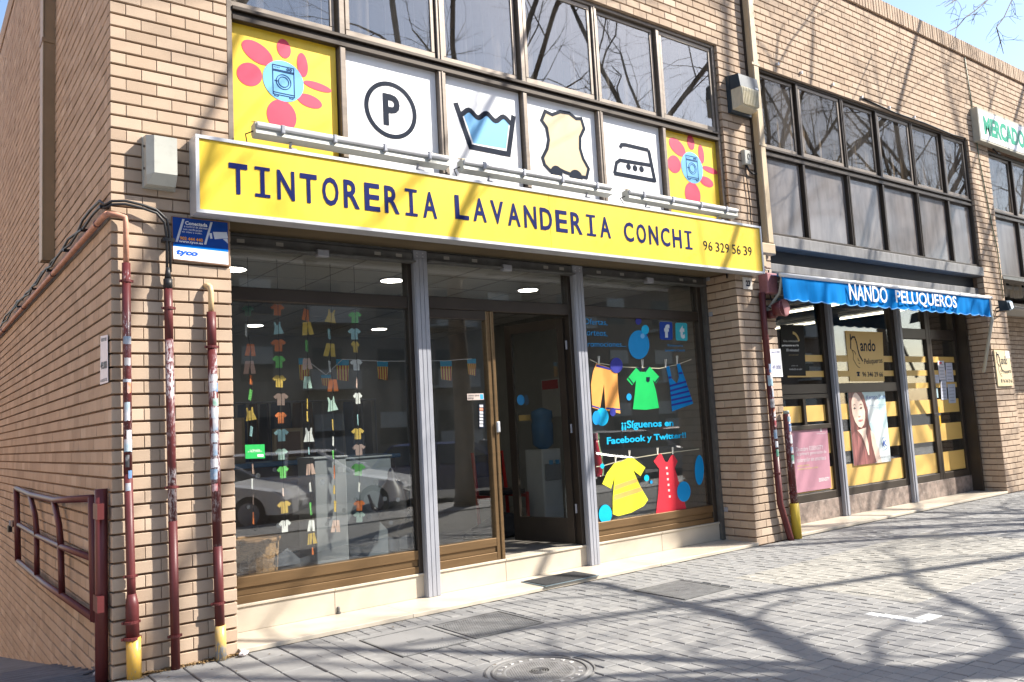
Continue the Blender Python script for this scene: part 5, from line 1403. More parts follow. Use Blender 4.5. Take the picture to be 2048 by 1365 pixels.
MB().box(3.47, 4.11, -.045, .31, STEP + .001, STEP + .007).build('border', plain((.16, .2, .22), .5), t)
MB().box(3.49, 4.09, -.028, .293, STEP + .0072, STEP + .012).build('pile', mat('mat_pile', (.035, .035, .037), rough=.95, var=.3, scale=40, bump=1, bscale=300), t)

# ------------------------------------------------------------------ things on the middle pier
t = thing('wall_lamp', (6.8, -.1, 4.95), 'black box lamp with ribbed cream lens high on the middle pier', 'lamp')
la, lb_ = 6.64, 6.99; lz0, lz1 = 4.98, 5.39
m = MB(); yb, yf = -.001, -.19
m.add([(la - .02, yb, lz0 - .03), (lb_ + .01, yb, lz0 - .03), (lb_ + .01, yb, lz1), (la - .02, yb, lz1),
       (la - .02, yb - .05, lz0 - .03), (lb_ + .01, yb - .05, lz0 - .03), (lb_ + .01, yb - .05, lz1), (la - .02, yb - .05, lz1)],
      [(0, 1, 2, 3), (4, 7, 6, 5), (0, 4, 5, 1), (1, 5, 6, 2), (2, 6, 7, 3), (3, 7, 4, 0)])
m.build('back_box', M['lamp_case'], t)
zm = lz1 - .17
m = MB().add([(la - .01, -.052, zm), (lb_, -.052, zm), (lb_, -.052, lz1), (la - .01, -.052, lz1), (la, yf, zm), (lb_, yf, zm), (lb_, yf + .02, lz1 - .015), (la, yf + .02, lz1 - .015)],
             [(0, 1, 2, 3), (4, 7, 6, 5), (0, 4, 5, 1), (1, 5, 6, 2), (2, 6, 7, 3), (3, 7, 4, 0)]); m.build('hood', M['lamp_case'], t)
m = MB().add([(la, -.052, lz0), (lb_ - .005, -.052, lz0), (lb_ - .005, -.052, zm - .001), (la, -.052, zm - .001), (la + .01, yf + .03, lz0 + .02), (lb_ - .005, yf + .03, lz0 + .02), (lb_ - .005, yf - .004, zm - .001), (la + .005, yf - .004, zm - .001)],
             [(0, 1, 2, 3), (4, 7, 6, 5), (0, 4, 5, 1), (1, 5, 6, 2), (2, 6, 7, 3), (3, 7, 4, 0)]); m.build('lens', M['lamp_lens'], t)
for i in range(11): MB().box(la + .02 + i * .029, la + .026 + i * .029, yf - .008, yf + .028, lz0 + .03, zm - .006).build('lens_rib', M['lamp_lens'], t)
MB().box(lb_ - .08, lb_ - .02, yf - .002, yf + .004, zm + .012, zm + .03).build('maker_plate', M['alu'], t)
t = thing('outlet_box', (6.87, -.02, 4.34), 'small white outlet box with cables on the middle pier', 'outlet box')
MB().cbox(6.80, 6.92, -.05, -.001, 4.355, 4.53, .008).build('case', M['box'], t)
mb = MB(); stroke(mb, [(6.87 + .02 * math.cos(a / 12 * 6.283), 4.45 + .035 * math.sin(a / 12 * 6.283)) for a in range(10)], .01, -.053, .002); mb.build('mark', M['black'], t)
MB().tube([(6.84, -.02, 4.355), (6.84, -.02, 4.2), (6.86, -.02, 3.9), (6.85, -.02, 3.56)], .007, 6).build('cable', M['black'], t)
MB().tube([(6.86, -.02, 4.355), (6.88, -.03, 4.29), (6.95, -.03, 4.26), (7.02, -.03, 4.27)], .012, 6).build('cable', M['black'], t)
t = thing('downpipe', (7.1, -.06, 3.3), 'beige square downpipe running up the middle pier past the lamp', 'pipe')
MB().cbox(7.045, 7.155, -.10, -.012, 3.42, 7.6, .012).build('pipe', M['beige_metal'], t)
MB().box(7.02, 7.0445, -.02, -.001, 3.44, 7.1).build('shadow_strip', M['bronze_dark'], t)
MB().cbox(6.80, 7.17, -.105, -.008, 3.29, 3.419, .012).build('offset', M['beige_metal'], t)
MB().cbox(6.84, 7.0, -.09, -.01, 3.12, 3.289, .02).build('shoe', M['beige_metal'], t)
for z in (4.6, 5.6, 6.6): MB().box(7.015, 7.16, -.106, -.101, z, z + .03).build('strap', M['beige_metal'], t)
t = thing('number_tile', (6.71, -.01, 2.87), 'small white tile with the house number 23 on the middle pier', 'house number')
MB().cbox(6.625, 6.785, -.016, -.0035, 2.865, 3.005, .003).build('tile', plain((.66, .62, .57), .3), t)
mb = MB(); text_into(mb, '23', rectmap(6.665, 6.745, 2.90, 2.97, -.0175), .05); mb.build('numeral', M['ink'], t)
t = thing('fire_inlet', (7.02, -.1, 2.55), 'pinkish-maroon junction box and round fire inlet on the middle pier', 'fire inlet')
dust = mat('dusty_maroon', (.33, .14, .15), rough=.6, var=.2, scale=9, dirt=.3)
MB().cbox(6.93, 7.13, -.12, -.003, 2.82, 3.06, .01).build('junction_box', dust, t)
MB().tube([(6.99, -.04, 3.06), (7.0, -.05, 3.11), (7.07, -.05, 3.11), (7.07, -.04, 3.05)], .009, 6).build('wire', M['black'], t)
MB().tube([(7.03, -.02, 2.58), (7.03, -.12, 2.58)], .05, 14).build('branch', M['maroon'], t, True)
MB().tube([(7.0, -.10, 2.62), (7.07, -.2, 2.64)], [.065, .10], 18).build('bell', M['maroon'], t, True)
MB().lathe([(.10, 0), (.102, -.012), (.085, -.02)], (7.075, -.205, 2.64), 22, 'y').build('cap', dust, t)
MB().tube([(7.05, -.05, 2.82), (7.05, -.08, 2.7)], .007, 6).build('wire', M['black'], t); MB().tube([(6.98, -.04, 2.82), (6.95, -.05, 2.68), (7.0, -.09, 2.64)], .006, 6).build('wire', M['black'], t)
MB().tube([(7.0, -.03, 2.76), (7.16, -.05, 2.76), (7.22, -.06, 2.72)], .009, 6).build('wire', M['black'], t)
t = thing('drain_pipe', (6.95, -.05, 0), 'long maroon pipe with sticker remains on the middle pier, bent at its foot', 'pipe')
xp = 6.90
MB().tube([(xp, PYY, 2.83), (xp, PYY, 1.95)], .037, 12).build('upper_tube', M['maroon'], t, True)
MB().tube([(xp, PYY, 1.9495), (xp + .005, PYY, 1.0)], .037, 12).build('middle_tube', M['maroon_mid'], t, True)
MB().tube([(xp + .005, PYY, .9995), (xp + .01, PYY, .42), (xp + .03, PYY - .005, .34), (xp + .11, PYY - .02, .05), (xp + .13, PYY - .025, -.02)], .036, 12).build('lower_tube', M['maroon'], t, True)
for z in (2.28, .75): ring(xp, PYY, z, .037).build('bracket', M['maroon'], t)
stickers(t, xp + .002, PYY, .037, [(1.9, .1, BL), (1.75, .12, CYA), (1.62, .1, WH), (1.5, .1, BK), (1.4, .08, OR), (1.28, .1, RD), (1.15, .1, WH), (1.05, .07, CYA), (.95, .08, GN)])
t = thing('bollard_pipe', (7.22, -.06, 0), 'short stickered maroon pipe with yellow foot at the edge of the middle pier', 'pipe')
xq = 7.155
MB().tube([(xq, PYY - .01, 1.42), (xq + .004, PYY - .01, .40)], .042, 12).build('tube', M['maroon_mid'], t, True)
MB().tube([(xq + .004, PYY - .01, .3995), (xq + .01, PYY - .01, -.02)], .052, 12).build('foot', plain((.62, .44, .05), .5), t, True)
MB().tube([(xq, PYY - .01, 1.4195), (xq, PYY - .01, 1.46)], .036, 12).build('cap', plain((.3, .35, .32)), t, True)
ring(xq + .004, PYY - .01, .5, .042).build('bracket', M['maroon'], t)
stickers(t, xq, PYY - .01, .042, [(1.33, .06, CYA), (1.22, .09, BL), (1.08, .1, CYA), (.97, .07, WH), (.85, .1, GN)])
t = thing('paper_notice', (7.05, -.01, 1.55), 'white paper notice taped on the right edge of the middle pier', 'notice')
pn = (P(1539, 699, -.012), P(1561, 698, -.012), P(1566, 754, -.012), P(1543, 754, -.012)); qn = quadmap(*pn)
MB().poly(pn, (0, .002, 0)).build('sheet', M['white'], t)
for s, b0, b1 in (('VENDO PISO', .85, .92), ('49.000', .26, .42), ('610 52 32', .04, .10)):
    mb = MB(); text_into(mb, s, lambda a, b: qn(.12 + .76 * a, b0 + (b1 - b0) * b) - Vector((0, .0015, 0)), .02); mb.build('print', plain((.2, .2, .35)), t)

# specks, gum and leaf bits strewn over the pavement
mb = MB(); rl = random.Random(9)
for i in range(170):
    x = rl.uniform(.2, 9.5); y = rl.uniform(-3.6, -.06) * (1 if rl.random() < .75 else .12); s = rl.uniform(.004, .014); a = rl.uniform(0, 6.28)
    dx, dy = s * math.cos(a), s * math.sin(a)
    mb.add([(x - dx, y - dy, .004), (x + dy * .6, y - dx * .6, .004 + s * .3), (x + dx, y + dy, .005), (x - dy * .6, y + dx * .6, .004 + s * .2)], [(0, 1, 2, 3)])
tag(mb.build('litter_specks', plain((.13, .09, .055), .9)), 'dry leaf bits and specks strewn over the grey pavement', 'litter', kind='stuff')
# ------------------------------------------------------------------ the hairdresser's shop front
NG = 0.50
NA, NB = X3 + .002, X4 - .002
MB().box(NA, NB, 0.0, .46, -.028, STEP - .034).build('cement_bed', M['cement'], building)
for a, b in ((NA, 8.9), (8.9, 10.7), (10.7, NB)):
    MB().cbox(a + .001, b - .001, -.012, .52, STEP - .033, STEP, .003).build('step_slab', M['marble'], building)
NP1 = (8.955, 9.06); NP2 = (10.745, 10.86)
for a, b in ((NA, NP1[0]), (NP1[0] + .001, NP2[0]), (NP2[0] + .001, NB)):
    MB().cbox(a, b - .001, YR, .60, STEP + .0005, .285, .003).build('plinth_slab', M['dark_marble'], building)
ZB = [(2.087, 2.176), (1.881, 1.962), (1.69, 1.771), (1.299, 1.509), (.871, 1.134), (.40, .694)]
def bay(xa, xb, zbar, door=False):
    f = MB()
    f.cbox(xa, xa + .06, YW, .56, .286, 3.0, .004); f.cbox(xb - .09, xb, YW, .56, .286, 3.0, .004)
    f.cbox(xa + .061, xb - .091, YW + .002, .56, .287, .385, .004)
    w = f.build('shop_window' if not door else 'shop_door', M['bronze_dark'], building)
    if zbar: MB().cbox(xa + .061, xb - .091, YW + .002, .56, zbar[0], zbar[1], .005).build('transom', M['bronze_dark'], w)
    MB().box(xa + .06, xb - .09, NG, NG + .008, .386, 2.999).build('pane', M['glass'], w)
    return w
b1 = bay(NA, NP1[0], (1.66, 1.79)); b2 = bay(NP1[1], NP2[0], (1.66, 1.79)); b3 = bay(NP2[1], 11.75, (2.44, 2.60), True); b4 = bay(11.752, NB - .1, (2.44, 2.60), True)
# hopper window in the first bay
f = MB(); f.cbox(7.35, 8.87, YW - .004, YW + .05, 1.60, 1.658, .004); f.cbox(7.35, 8.87, YW - .006, YW + .05, 1.20, 1.26, .004); f.cbox(7.70, 7.75, YW - .005, YW + .05, 1.261, 1.599, .004); f.cbox(8.28, 8.34, YW - .005, YW + .05, 1.261, 1.599, .004); f.cbox(8.82, 8.87, YW - .005, YW + .05, 1.261, 1.599, .004)
f.build('hopper_frame', M['bronze_dark'], b1)
def npost(a, b):
    o = MB().cbox(a, b, YP, YP + .05, STEP + .001, 3.018, .004).build('shutter_post', M['steel'], building)
    w = b - a
    MB().cbox(a + w * .3, b - w * .3, YP - .012, YP - .0005, STEP + .002, 3.0, .003).build('rib', M['steel'], o)
npost(*NP1); npost(*NP2)
MB().box(NB - .095, NB - .06, .30, .50, STEP + .001, 3.018).build('shutter_guide', M['bronze_dark'], building)
MB().cbox(NA + .003, NB - .003, .42, .46, 2.93, 3.018, .006).build('shutter_bar', M['steel_dark'], building)
NY = NG - .003
panes = [(NA + .062, NP1[0] - .092), (NP1[1] + .062, NP2[0] - .092), (NP2[1] + .062, 11.658), (11.814, NB - .192)]
bands = thing('vinyl_bands', (10, NY, .4), 'ochre horizontal vinyl bands across the hairdresser panes', 'decal')
for i, (a, b) in enumerate(panes):
    for k, (z0, z1) in enumerate(ZB):
        if k == 2 and i < 2: continue
        x0 = a
        if i == 0 and k < 2: x0 = 8.05
        MB().box(x0, b, NY, NY + .0012, z0, z1).build('band', M['ochre'], bands)
def nq(pts, y): return [P(u, v, y) for u, v in pts]
# plaque-like vinyl with the shop's name
def brushline(mb, pts, w, fmap, y):
    stroke(mb, [((fmap(a, b)).x, (fmap(a, b)).z) for a, b in pts], w, y, .001)
def nando_logo(t, q, y, k):
    """handwritten name with a profile drawing, in the unit square q"""
    mb = MB()
    def bl(pts, w): brushline(mb, pts, w * k, q, y)
    bl([(.10, .64), (.12, .78), (.12, .94)], .022); bl([(.12, .82), (.17, .88), (.23, .88), (.27, .78), (.29, .64), (.32, .52), (.40, .40)], .024)
    bl([(.12, .64), (.16, .55), (.15, .48), (.14, .44), (.17, .40), (.22, .32), (.27, .28), (.31, .27)], .008)
    bl([(.13, .62), (.18, .60), (.22, .56), (.22, .53)], .010); bl([(.27, .46), (.28, .42), (.31, .40)], .010); bl([(.28, .36), (.32, .355)], .008)
    text_into(mb, 'ando', lambda a, b: q(.36 + .42 * a, .60 + .24 * b) - Vector((0, .001, 0)), .02)
    text_into(mb, 'Peluqueros', lambda a, b: q(.44 + .52 * a, .31 + .14 * b + .03 * a) - Vector((0, .001, 0)), .015)
    text_into(mb, '96 346 29 66', lambda a, b: q(.36 + .60 * a, .09 + .10 * b) - Vector((0, .001, 0)), .02)
    hp = [(.20, .17), (.22, .19), (.28, .19), (.30, .17), (.30, .155), (.27, .155), (.29, .10), (.21, .10), (.23, .155), (.20, .155)]
    mb.add([q(a, b) - Vector((0, .001, 0)) for a, b in hp], [tuple(range(len(hp)))])
    mb.build('lettering', M['ink'], t)
t = thing('name_decal', (9.7, NY, 1.85), 'ochre square with the handwritten name Nando Peluqueros on the second pane', 'sign')
ny2 = NY - .003
corners = nq([(1690, 662), (1765, 665), (1769, 763), (1700, 763)], ny2)
MB().poly(corners, (0, .0015, 0)).build('square', M['ochre'], t)
nando_logo(t, quadmap(*corners), ny2 - .002, 1.0)
# poster with a long-haired woman
t = thing('hair_poster', (9.75, ny2, .85), 'pale poster of a long-haired woman reading Keratin Shot on the second pane', 'poster')
pc = nq([(1695, 784), (1769, 781), (1782, 923), (1708, 932)], ny2 - .012); qp = quadmap(*pc)
MB().poly(pc, (0, .006, 0)).build('sheet', plain((.50, .66, .68), .35), t)
_pl = [0]
hair_a = mat('hair_print', (.16, .055, .05), rough=.4, var=.75, scale=16, stretch=(4, 1, .25))
hair_b = mat('lit_hair_print', (.27, .10, .095), rough=.4, var=.6, scale=16, stretch=(4, 1, .25))
skin_p = mat('skin_print', (.74, .56, .46), rough=.4, var=.16, scale=7)
def pol(pts, c, name='print'):
    _pl[0] += 1
    mm_ = {'hair': hair_b if c[0] > .2 else hair_a, 'face': skin_p, 'neck': skin_p, 'shoulder': skin_p}.get(name) or plain(c, .4)
    return MB().poly([qp(a, b) - Vector((0, .0007 * _pl[0], 0)) for a, b in pts], (0, .0004, 0)).build(name, mm_, t)
pol([(.42, 0), (1, 0), (1, .35), (.82, .55), (.62, .35), (.5, .1)], (.66, .72, .72))
pol([(.5, .55), (.8, .62), (.78, .9), (.48, .92)], (.72, .78, .78))
pol([(0.0, .02), (.0, .98), (.02, 1), (.36, 1), (.42, .9), (.46, .72), (.49, .55), (.52, .48), (.60, .28), (.66, .03), (.55, .0), (.02, .0)], (.115, .045, .045), 'hair')
pol([(.0, .0), (.0, .40), (.10, .46), (.22, .36), (.34, .2), (.42, .03), (.40, .0)], (.24, .085, .085), 'hair')
pol([(.50, .46), (.60, .40), (.68, .20), (.74, .0), (.60, .0), (.52, .25)], (.55, .42, .36), 'shoulder')
pol([(.16, .47), (.26, .40), (.33, .28), (.39, .12), (.42, .12), (.42, .28), (.38, .42), (.40, .5)], (.60, .43, .34), 'neck')
pol([(.06, .80), (.08, .93), (.18, .985), (.30, .97), (.385, .88), (.41, .75), (.395, .63), (.35, .545), (.275, .50), (.20, .515), (.12, .59), (.07, .69)], (.80, .63, .54), 'face')
pol([(.20, .999), (.40, .95), (.48, .74), (.46, .56), (.42, .60), (.405, .72), (.37, .83), (.30, .92)], (.14, .05, .05), 'hair')
pol([(.0, .999), (.20, .999), (.12, .95), (.07, .87), (.045, .76), (.05, .6), (.0, .55)], (.16, .06, .055), 'hair')
for x in (.135, .30):
    pol([(x - .035, .765), (x, .785), (x + .04, .77), (x, .755)], (.08, .06, .06), 'eye')
    pol([(x - .045, .805), (x, .828), (x + .05, .81), (x, .818)], (.12, .06, .05), 'brow')
pol([(.20, .60), (.24, .615), (.27, .61), (.305, .615), (.33, .60), (.265, .585)], (.55, .20, .20), 'mouth')
pol([(.215, .66), (.24, .645), (.28, .655), (.25, .67)], (.50, .33, .27), 'nose')
def ptx(s, a0, a1, b0, b1, c, bold=0):
    mb = MB(); text_into(mb, s, lambda a, b: qp(a0 + (a1 - a0) * a, b0 + (b1 - b0) * b) - Vector((0, .014, 0)), bold); mb.build('lettering', plain(c, .4), t)
ptx('Keratin Shot', .46, .98, .88, .94, (.02, .09, .32)); ptx('TRATAMIENTO REVITALIZANTE', .50, .98, .79, .805, (.15, .3, .45)); ptx('PELO ALISADO', .62, .86, .755, .77, (.15, .3, .45))
ptx('K', .80, .90, .22, .30, (.02, .08, .35), .04); ptx('Salerm', .66, .96, .06, .10, (.15, .15, .2)); ptx('COSMETICS', .68, .94, .03, .045, (.3, .3, .35))
mb = MB(); stroke(mb, [((qp(.85 + .09 * math.cos(a / 20 * 6.28), .26 + .085 * math.sin(a / 20 * 6.28))).x, (qp(.85 + .09 * math.cos(a / 20 * 6.28), .26 + .085 * math.sin(a / 20 * 6.28))).z) for a in range(20)], .008, ny2 - .026, .0005, True); mb.build('ring', plain((.15, .3, .5)), t)
# mauve poster
t = thing('mauve_poster', (8.3, ny2, .55), 'mauve poster with thin white lettering at the foot of the first pane', 'poster')
pc = nq([(1583, 853), (1654, 849), (1663, 976), (1590, 987)], ny2 - .012); qm2 = quadmap(*pc)
MB().poly(pc, (0, .006, 0)).build('sheet', plain((.44, .22, .28), .4), t)
def mt2(s, a0, a1, b0, b1, c=(.7, .62, .66), bold=0.):
    mb = MB(); text_into(mb, s, lambda a, b: qm2(a0 + (a1 - a0) * a, b0 + (b1 - b0) * b) - Vector((0, .002, 0)), bold); mb.build('lettering', plain(c), t)
mt2('Descubre ESSENSITY', .08, .84, .615, .68); mt2('la primera generación de', .10, .92, .535, .60); mt2('coloración sin amoniaco', .10, .90, .45, .515); mt2('Schwarzkopf', .68, .94, .845, .875); mt2('ESSENSITY', .66, .96, .12, .175, (.75, .7, .72), .02)
MB().poly([qm2(.79, .89) - Vector((0, .002, 0)), qm2(.83, .89) - Vector((0, .002, 0)), qm2(.84, .95) - Vector((0, .002, 0)), qm2(.81, .97) - Vector((0, .002, 0)), qm2(.78, .95) - Vector((0, .002, 0))], (0, .0005, 0)).build('head_mark', plain((.7, .65, .68)), t)
mt2('aceites naturales', .10, .42, .385, .41, (.62, .55, .2)); mt2('resultados de máximo cuidado', .10, .66, .335, .36, (.62, .55, .2))
# black poster
t = thing('black_poster', (7.7, ny2, 1.85), 'black poster with white lettering high on the first pane', 'poster')
pc = nq([(1560, 650), (1607, 650), (1612, 752), (1566, 752)], ny2); qb = quadmap(*pc)
MB().poly(pc, (0, .003, 0)).build('sheet', plain((.006, .006, .007), .5, .1), t)
def bt(s, a0, a1, b0, b1, c=(.7, .7, .7), bold=0.):
    mb = MB(); text_into(mb, s, lambda a, b: qb(a0 + (a1 - a0) * a, b0 + (b1 - b0) * b) - Vector((0, .002, 0)), bold); mb.build('lettering', plain(c), t)
bt('Una coloración', .10, .74, .66, .70, (.55, .55, .55)); bt('permanente en sólo', .02, .74, .565, .615, (.8, .8, .8), .04); bt('10 minutos!', .20, .74, .475, .53, (.7, .7, .7), .01); bt('¡nuevo!', .3, .7, .39, .42, (.3, .22, .1)); bt('¡únete a la', .38, .66, .18, .21, (.4, .4, .4)); bt('revolución en color', .28, .84, .11, .15, (.45, .45, .45), .01)
mb = MB(); stroke(mb, [((qb(.5 + .28 * math.sin(a), .60 + .24 * math.cos(a))).x, (qb(.5 + .28 * math.sin(a), .60 + .24 * math.cos(a))).z) for a in [i * .1 + .05 for i in range(13)]], .035, ny2 - .002, .001); mb.build('arc', plain((.5, .36, .12)), t)
# papers on the right-hand door
for k, (pts, c, lb) in enumerate(((((1875, 722), (1888, 722), (1892, 760), (1879, 760)), (.66, .64, .68), 'white notice with a red mark on the hairdresser door'), (((1891, 726), (1904, 726), (1908, 764), (1893, 764)), (.62, .62, .70), 'white notice high at the right edge of the hairdresser door'),
        (((1881, 761), (1892, 761), (1895, 800), (1883, 800)), (.5, .52, .60), 'grey printed sheet below the notice with a red mark'), (((1895, 769), (1910, 768), (1912, 806), (1898, 807)), (.5, .53, .60), 'grey printed sheet low at the right edge of the hairdresser door'),
        (((1864, 750), (1877, 750), (1879, 767), (1866, 767)), (.6, .62, .72), 'small white card on the hairdresser door stile'), (((1863, 777), (1875, 777), (1877, 796), (1865, 796)), (.4, .55, .6), 'small teal and red timetable card on the hairdresser door'), (((1867, 815), (1879, 814), (1883, 852), (1870, 854)), (.66, .38, .02), 'orange card on the hairdresser door'))):
    q = nq(pts, ny2 - .004); o = thing('door_notice', tuple(q[3]), lb, 'notice', 'papers on the hairdresser door')
    MB().poly(q, (0, .0015, 0)).build('sheet', plain(c), o)
    qq = quadmap(*q)
    if k < 6:
        for j in range(5): MB().poly([qq(.15, .82 - j * .17) - Vector((0, .001, 0)), qq(.85, .82 - j * .17) - Vector((0, .001, 0)), qq(.8, .79 - j * .17) - Vector((0, .001, 0)), qq(.15, .79 - j * .17) - Vector((0, .001, 0))], (0, .0005, 0)).build('print_line', plain((.25, .25, .3)), o)
    if k == 0: MB().poly([qq(.2, .93) - Vector((0, .002, 0)), qq(.6, .93) - Vector((0, .002, 0)), qq(.6, .84) - Vector((0, .002, 0)), qq(.2, .84) - Vector((0, .002, 0))], (0, .0005, 0)).build('red_mark', plain((.6, .05, .07)), o)
MB().lathe([(.018, 0), (.02, -.03), (.026, -.05), (.02, -.07)], (11.70, YW, 1.28), 12, 'y').build('door_knob', M['steel'], b3)
# hairdresser's interior
rd = M['room_dark']
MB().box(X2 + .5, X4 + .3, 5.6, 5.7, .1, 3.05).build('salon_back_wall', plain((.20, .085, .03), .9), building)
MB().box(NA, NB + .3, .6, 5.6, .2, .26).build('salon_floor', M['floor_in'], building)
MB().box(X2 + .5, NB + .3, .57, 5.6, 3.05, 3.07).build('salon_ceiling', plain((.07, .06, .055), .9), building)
for k, (x, lb) in enumerate(((9.9, 'left bare tube light on the salon ceiling'), (11.76, 'right bare tube light on the salon ceiling'))):
    for j, (ya, yb) in enumerate(((.75, 1.95), (2.2, 3.4), (3.7, 4.9))):
        t = thing('tube_light', (x, (ya + yb) / 2, 2.93), lb + [', nearest the panes', ', second from the panes', ', furthest in'][j], 'tube light', 'tube lights in the salon')
        MB().box(x - .03, x + .03, ya, yb, 3.0, 3.045).build('batten', M['alu'], t)
        MB().tube([(x, ya + .02, 2.965), (x, yb - .02, 2.965)], .018, 10).build('tube', M['tube_on'], t, True)
for k, x in enumerate((8.2, 9.4, 10.4, 11.6)):
    t = thing('salon_chair', (x, 2.6, .261), 'dark salon chair, %s from the left inside the hairdresser' % ords[k], 'chair', 'salon chairs')
    MB().lathe([(.25, 0), (.25, .03), (.04, .05), (.035, .38)], (x, 2.6, .262), 16).build('pedestal', M['steel'], t)
    MB().cbox(x - .25, x + .25, 2.35, 2.85, .645, .76, .04).build('seat', M['black'], t)
    MB().cbox(x - .24, x + .24, 2.83, 2.92, .77, 1.25, .04).build('backrest', M['black'], t)
    for s in (-1, 1): MB().box(x + s * .27 - .025, x + s * .27 + .025, 2.42, 2.85, .85, .90).build('armrest', M['black'], t)
t = thing('salon_mirror', (9.6, 5.55, 1.1), 'dim mirrors and orange panels at the back of the salon', 'mirror')
for x in (8.0, 9.5, 11.0): MB().box(x - .4, x + .4, 5.56, 5.598, 1.1, 2.3).build('mirror', plain((.06, .07, .09), .1), t)
# ------------------------------------------------------------------ blue awning
AY = -0.26
ax0, ax1 = P(1562, 545, AY).x, P(1981, 595, AY).x
t = thing('awning', ((ax0 + ax1) / 2, AY, 2.7), 'blue scalloped awning lettered NANDO PELUQUEROS in white', 'awning')
za = 3.00; n = 168; vs = []; rw_ = random.Random(6)
zs_ = [0, .35, .7, 1]
sc = 21
for i in range(n + 1):
    s = i / n; x = ax0 + (ax1 - ax0) * s
    zb_ = 2.735 - .022 * abs(math.sin(s * sc * math.pi))
    fold = .010 * math.sin(s * 37) + .008 * math.sin(s * 90 + 1) + .006 * math.sin(s * 163)
    for q in zs_: vs.append((x + .012 * math.sin(s * 50) * q, AY - fold * q, za + (zb_ - za) * q))
m_ = len(zs_)
MB().add(vs, [(i * m_ + j, (i + 1) * m_ + j, (i + 1) * m_ + j + 1, i * m_ + j + 1) for i in range(n) for j in range(m_ - 1)]).build('valance', M['blue_cloth'], t, True)
tr_ = MB(); tr_.tube([(vs[i * m_ + 3][0], vs[i * m_ + 3][1] - .004, vs[i * m_ + 3][2]) for i in range(n + 1)], .007, 6); tr_.build('piping', plain((.12, .36, .75), .7), t, True)
MB().add([(ax0, AY, za), (ax1, AY, za), (ax1, .03, 3.06), (ax0, .03, 3.06), (ax0, AY, za + .004), (ax1, AY, za + .004), (ax1, .03, 3.064), (ax0, .03, 3.064)], [(3, 2, 1, 0), (4, 5, 6, 7), (0, 1, 5, 4), (1, 2, 6, 5), (2, 3, 7, 6), (3, 0, 4, 7)]).build('canopy', M['blue_cloth'], t)
MB().tube([(ax0 - .02, AY, za + .012), (ax1 + .02, AY, za + .012)], .024, 10).build('front_bar', plain((.75, .75, .76), .4), t, True)
MB().tube([(ax0 + .02, .04, 3.09), (ax1 + .3, .04, 3.09)], .04, 12).build('roller', M['steel_dark'], t, True)
MB().tube([(ax0 + .03, AY + .01, za), (ax0 + .08, AY + .1, 2.82), (ax0 + .02, .0, 2.62), (ax0 - .02, .03, 2.36)], .018, 8).build('arm', M['box'], t, True)
q = P(1969, 745, -.01)
MB().tube([(ax1 - .03, AY + .01, za), (ax1 - .02, AY + .01, 2.66), (q.x - .05, -.02, q.z)], .026, 8).build('arm', M['box'], t, True)
for s, u0, u1, v0t, v0b, v1t, v1b in (('NANDO', 1697, 1773, 567, 600, 573, 610), ('PELUQUEROS', 1790, 1912, 580, 610, 592, 621)):
    mb = MB(); yy = AY - .03
    x0, x1 = P(u0, v0t, yy).x, P(u1, v1t, yy).x; z1_ = P(u0, v0t, yy).z; z0_ = P(u0, v0b, yy).z
    text_into(mb, s, lambda a, b: Vector((x0 + (x1 - x0) * a, yy, z0_ + (z1_ - z0_) * b)), .015); mb.build('lettering', M['white'], t)
# ------------------------------------------------------------------ things on and beyond the right pier
t = thing('market_sign', (14, -.1, 5.7), 'white box sign with green letters MERCADO at the right edge', 'sign')
mxa = 12.95; MY = -.11
MB().cbox(mxa, 17.4, MY, -.004, 5.66, 6.23, .006).build('case', plain((.42, .40, .33), .5), t)
MB().box(mxa + .035, 17.36, MY - .004, MY - .0005, 5.70, 6.19).build('face', M['white'], t)
mb = MB(); text_into(mb, 'MERCADO', rectmap(P(1967, 250, MY).x, P(2052, 310, MY).x, 5.79, 6.11, MY - .007), .045); mb.build('lettering', M['green_letter'], t)
mb = MB(); mb.tube([(13.6, -.02, 5.655), (13.7, -.05, 5.58), (13.85, -.03, 5.60)], .012, 6); mb.build('cable', M['black'], t)
t = thing('floodlight', (13.2, -.2, 2.8), 'small black floodlight on a bracket beside the end of the awning', 'floodlight')
p = P(2013, 612, -.22); p0 = P(1992, 618, -.0)
MB().tube([(p0.x, -.002, p.z), (p0.x + .02, -.14, p.z + .03)], .014, 8).build('bracket', M['black'], t)
MB().tube([(p0.x, -.002, p.z - .06), (p0.x + .02, -.14, p.z - .02)], .014, 8).build('bracket', M['black'], t)
MB().hexa([(p.x - .1, -.30, p.z - .09), (p.x + .12, -.27, p.z - .05), (p.x + .10, -.14, p.z - .07), (p.x - .1, -.15, p.z - .08), (p.x - .08, -.26, p.z + .07), (p.x + .13, -.24, p.z + .09), (p.x + .1, -.14, p.z + .1), (p.x - .1, -.14, p.z + .09)]).build('housing', M['lamp_case'], t)
MB().hexa([(p.x - .06, -.315, p.z - .07), (p.x + .1, -.285, p.z - .03), (p.x + .1, -.275, p.z - .03), (p.x - .06, -.305, p.z - .07), (p.x - .05, -.285, p.z + .05), (p.x + .11, -.265, p.z + .07), (p.x + .11, -.255, p.z + .07), (p.x - .05, -.275, p.z + .05)]).build('lens', plain((.45, .5, .5), .15), t)
MB().tube([(p.x + .1, -.15, p.z), (p.x + .6, -.05, p.z + .05), (p.x + 2.5, .3, p.z + .1)], .01, 6).build('cable', M['black'], t)
t = thing('name_plaque', (13.1, -.02, 1.7), 'cream plaque with the handwritten name Nando on the right pier', 'plaque')
py2 = -.022; pc = nq([(1988, 700), (2018, 702), (2027, 772), (1997, 773)], py2); qz = quadmap(*pc)
MB().poly(pc, (0, .018, 0)).build('plate', plain((.64, .52, .32), .4), t)
nando_logo(t, qz, py2 - .004, .8)
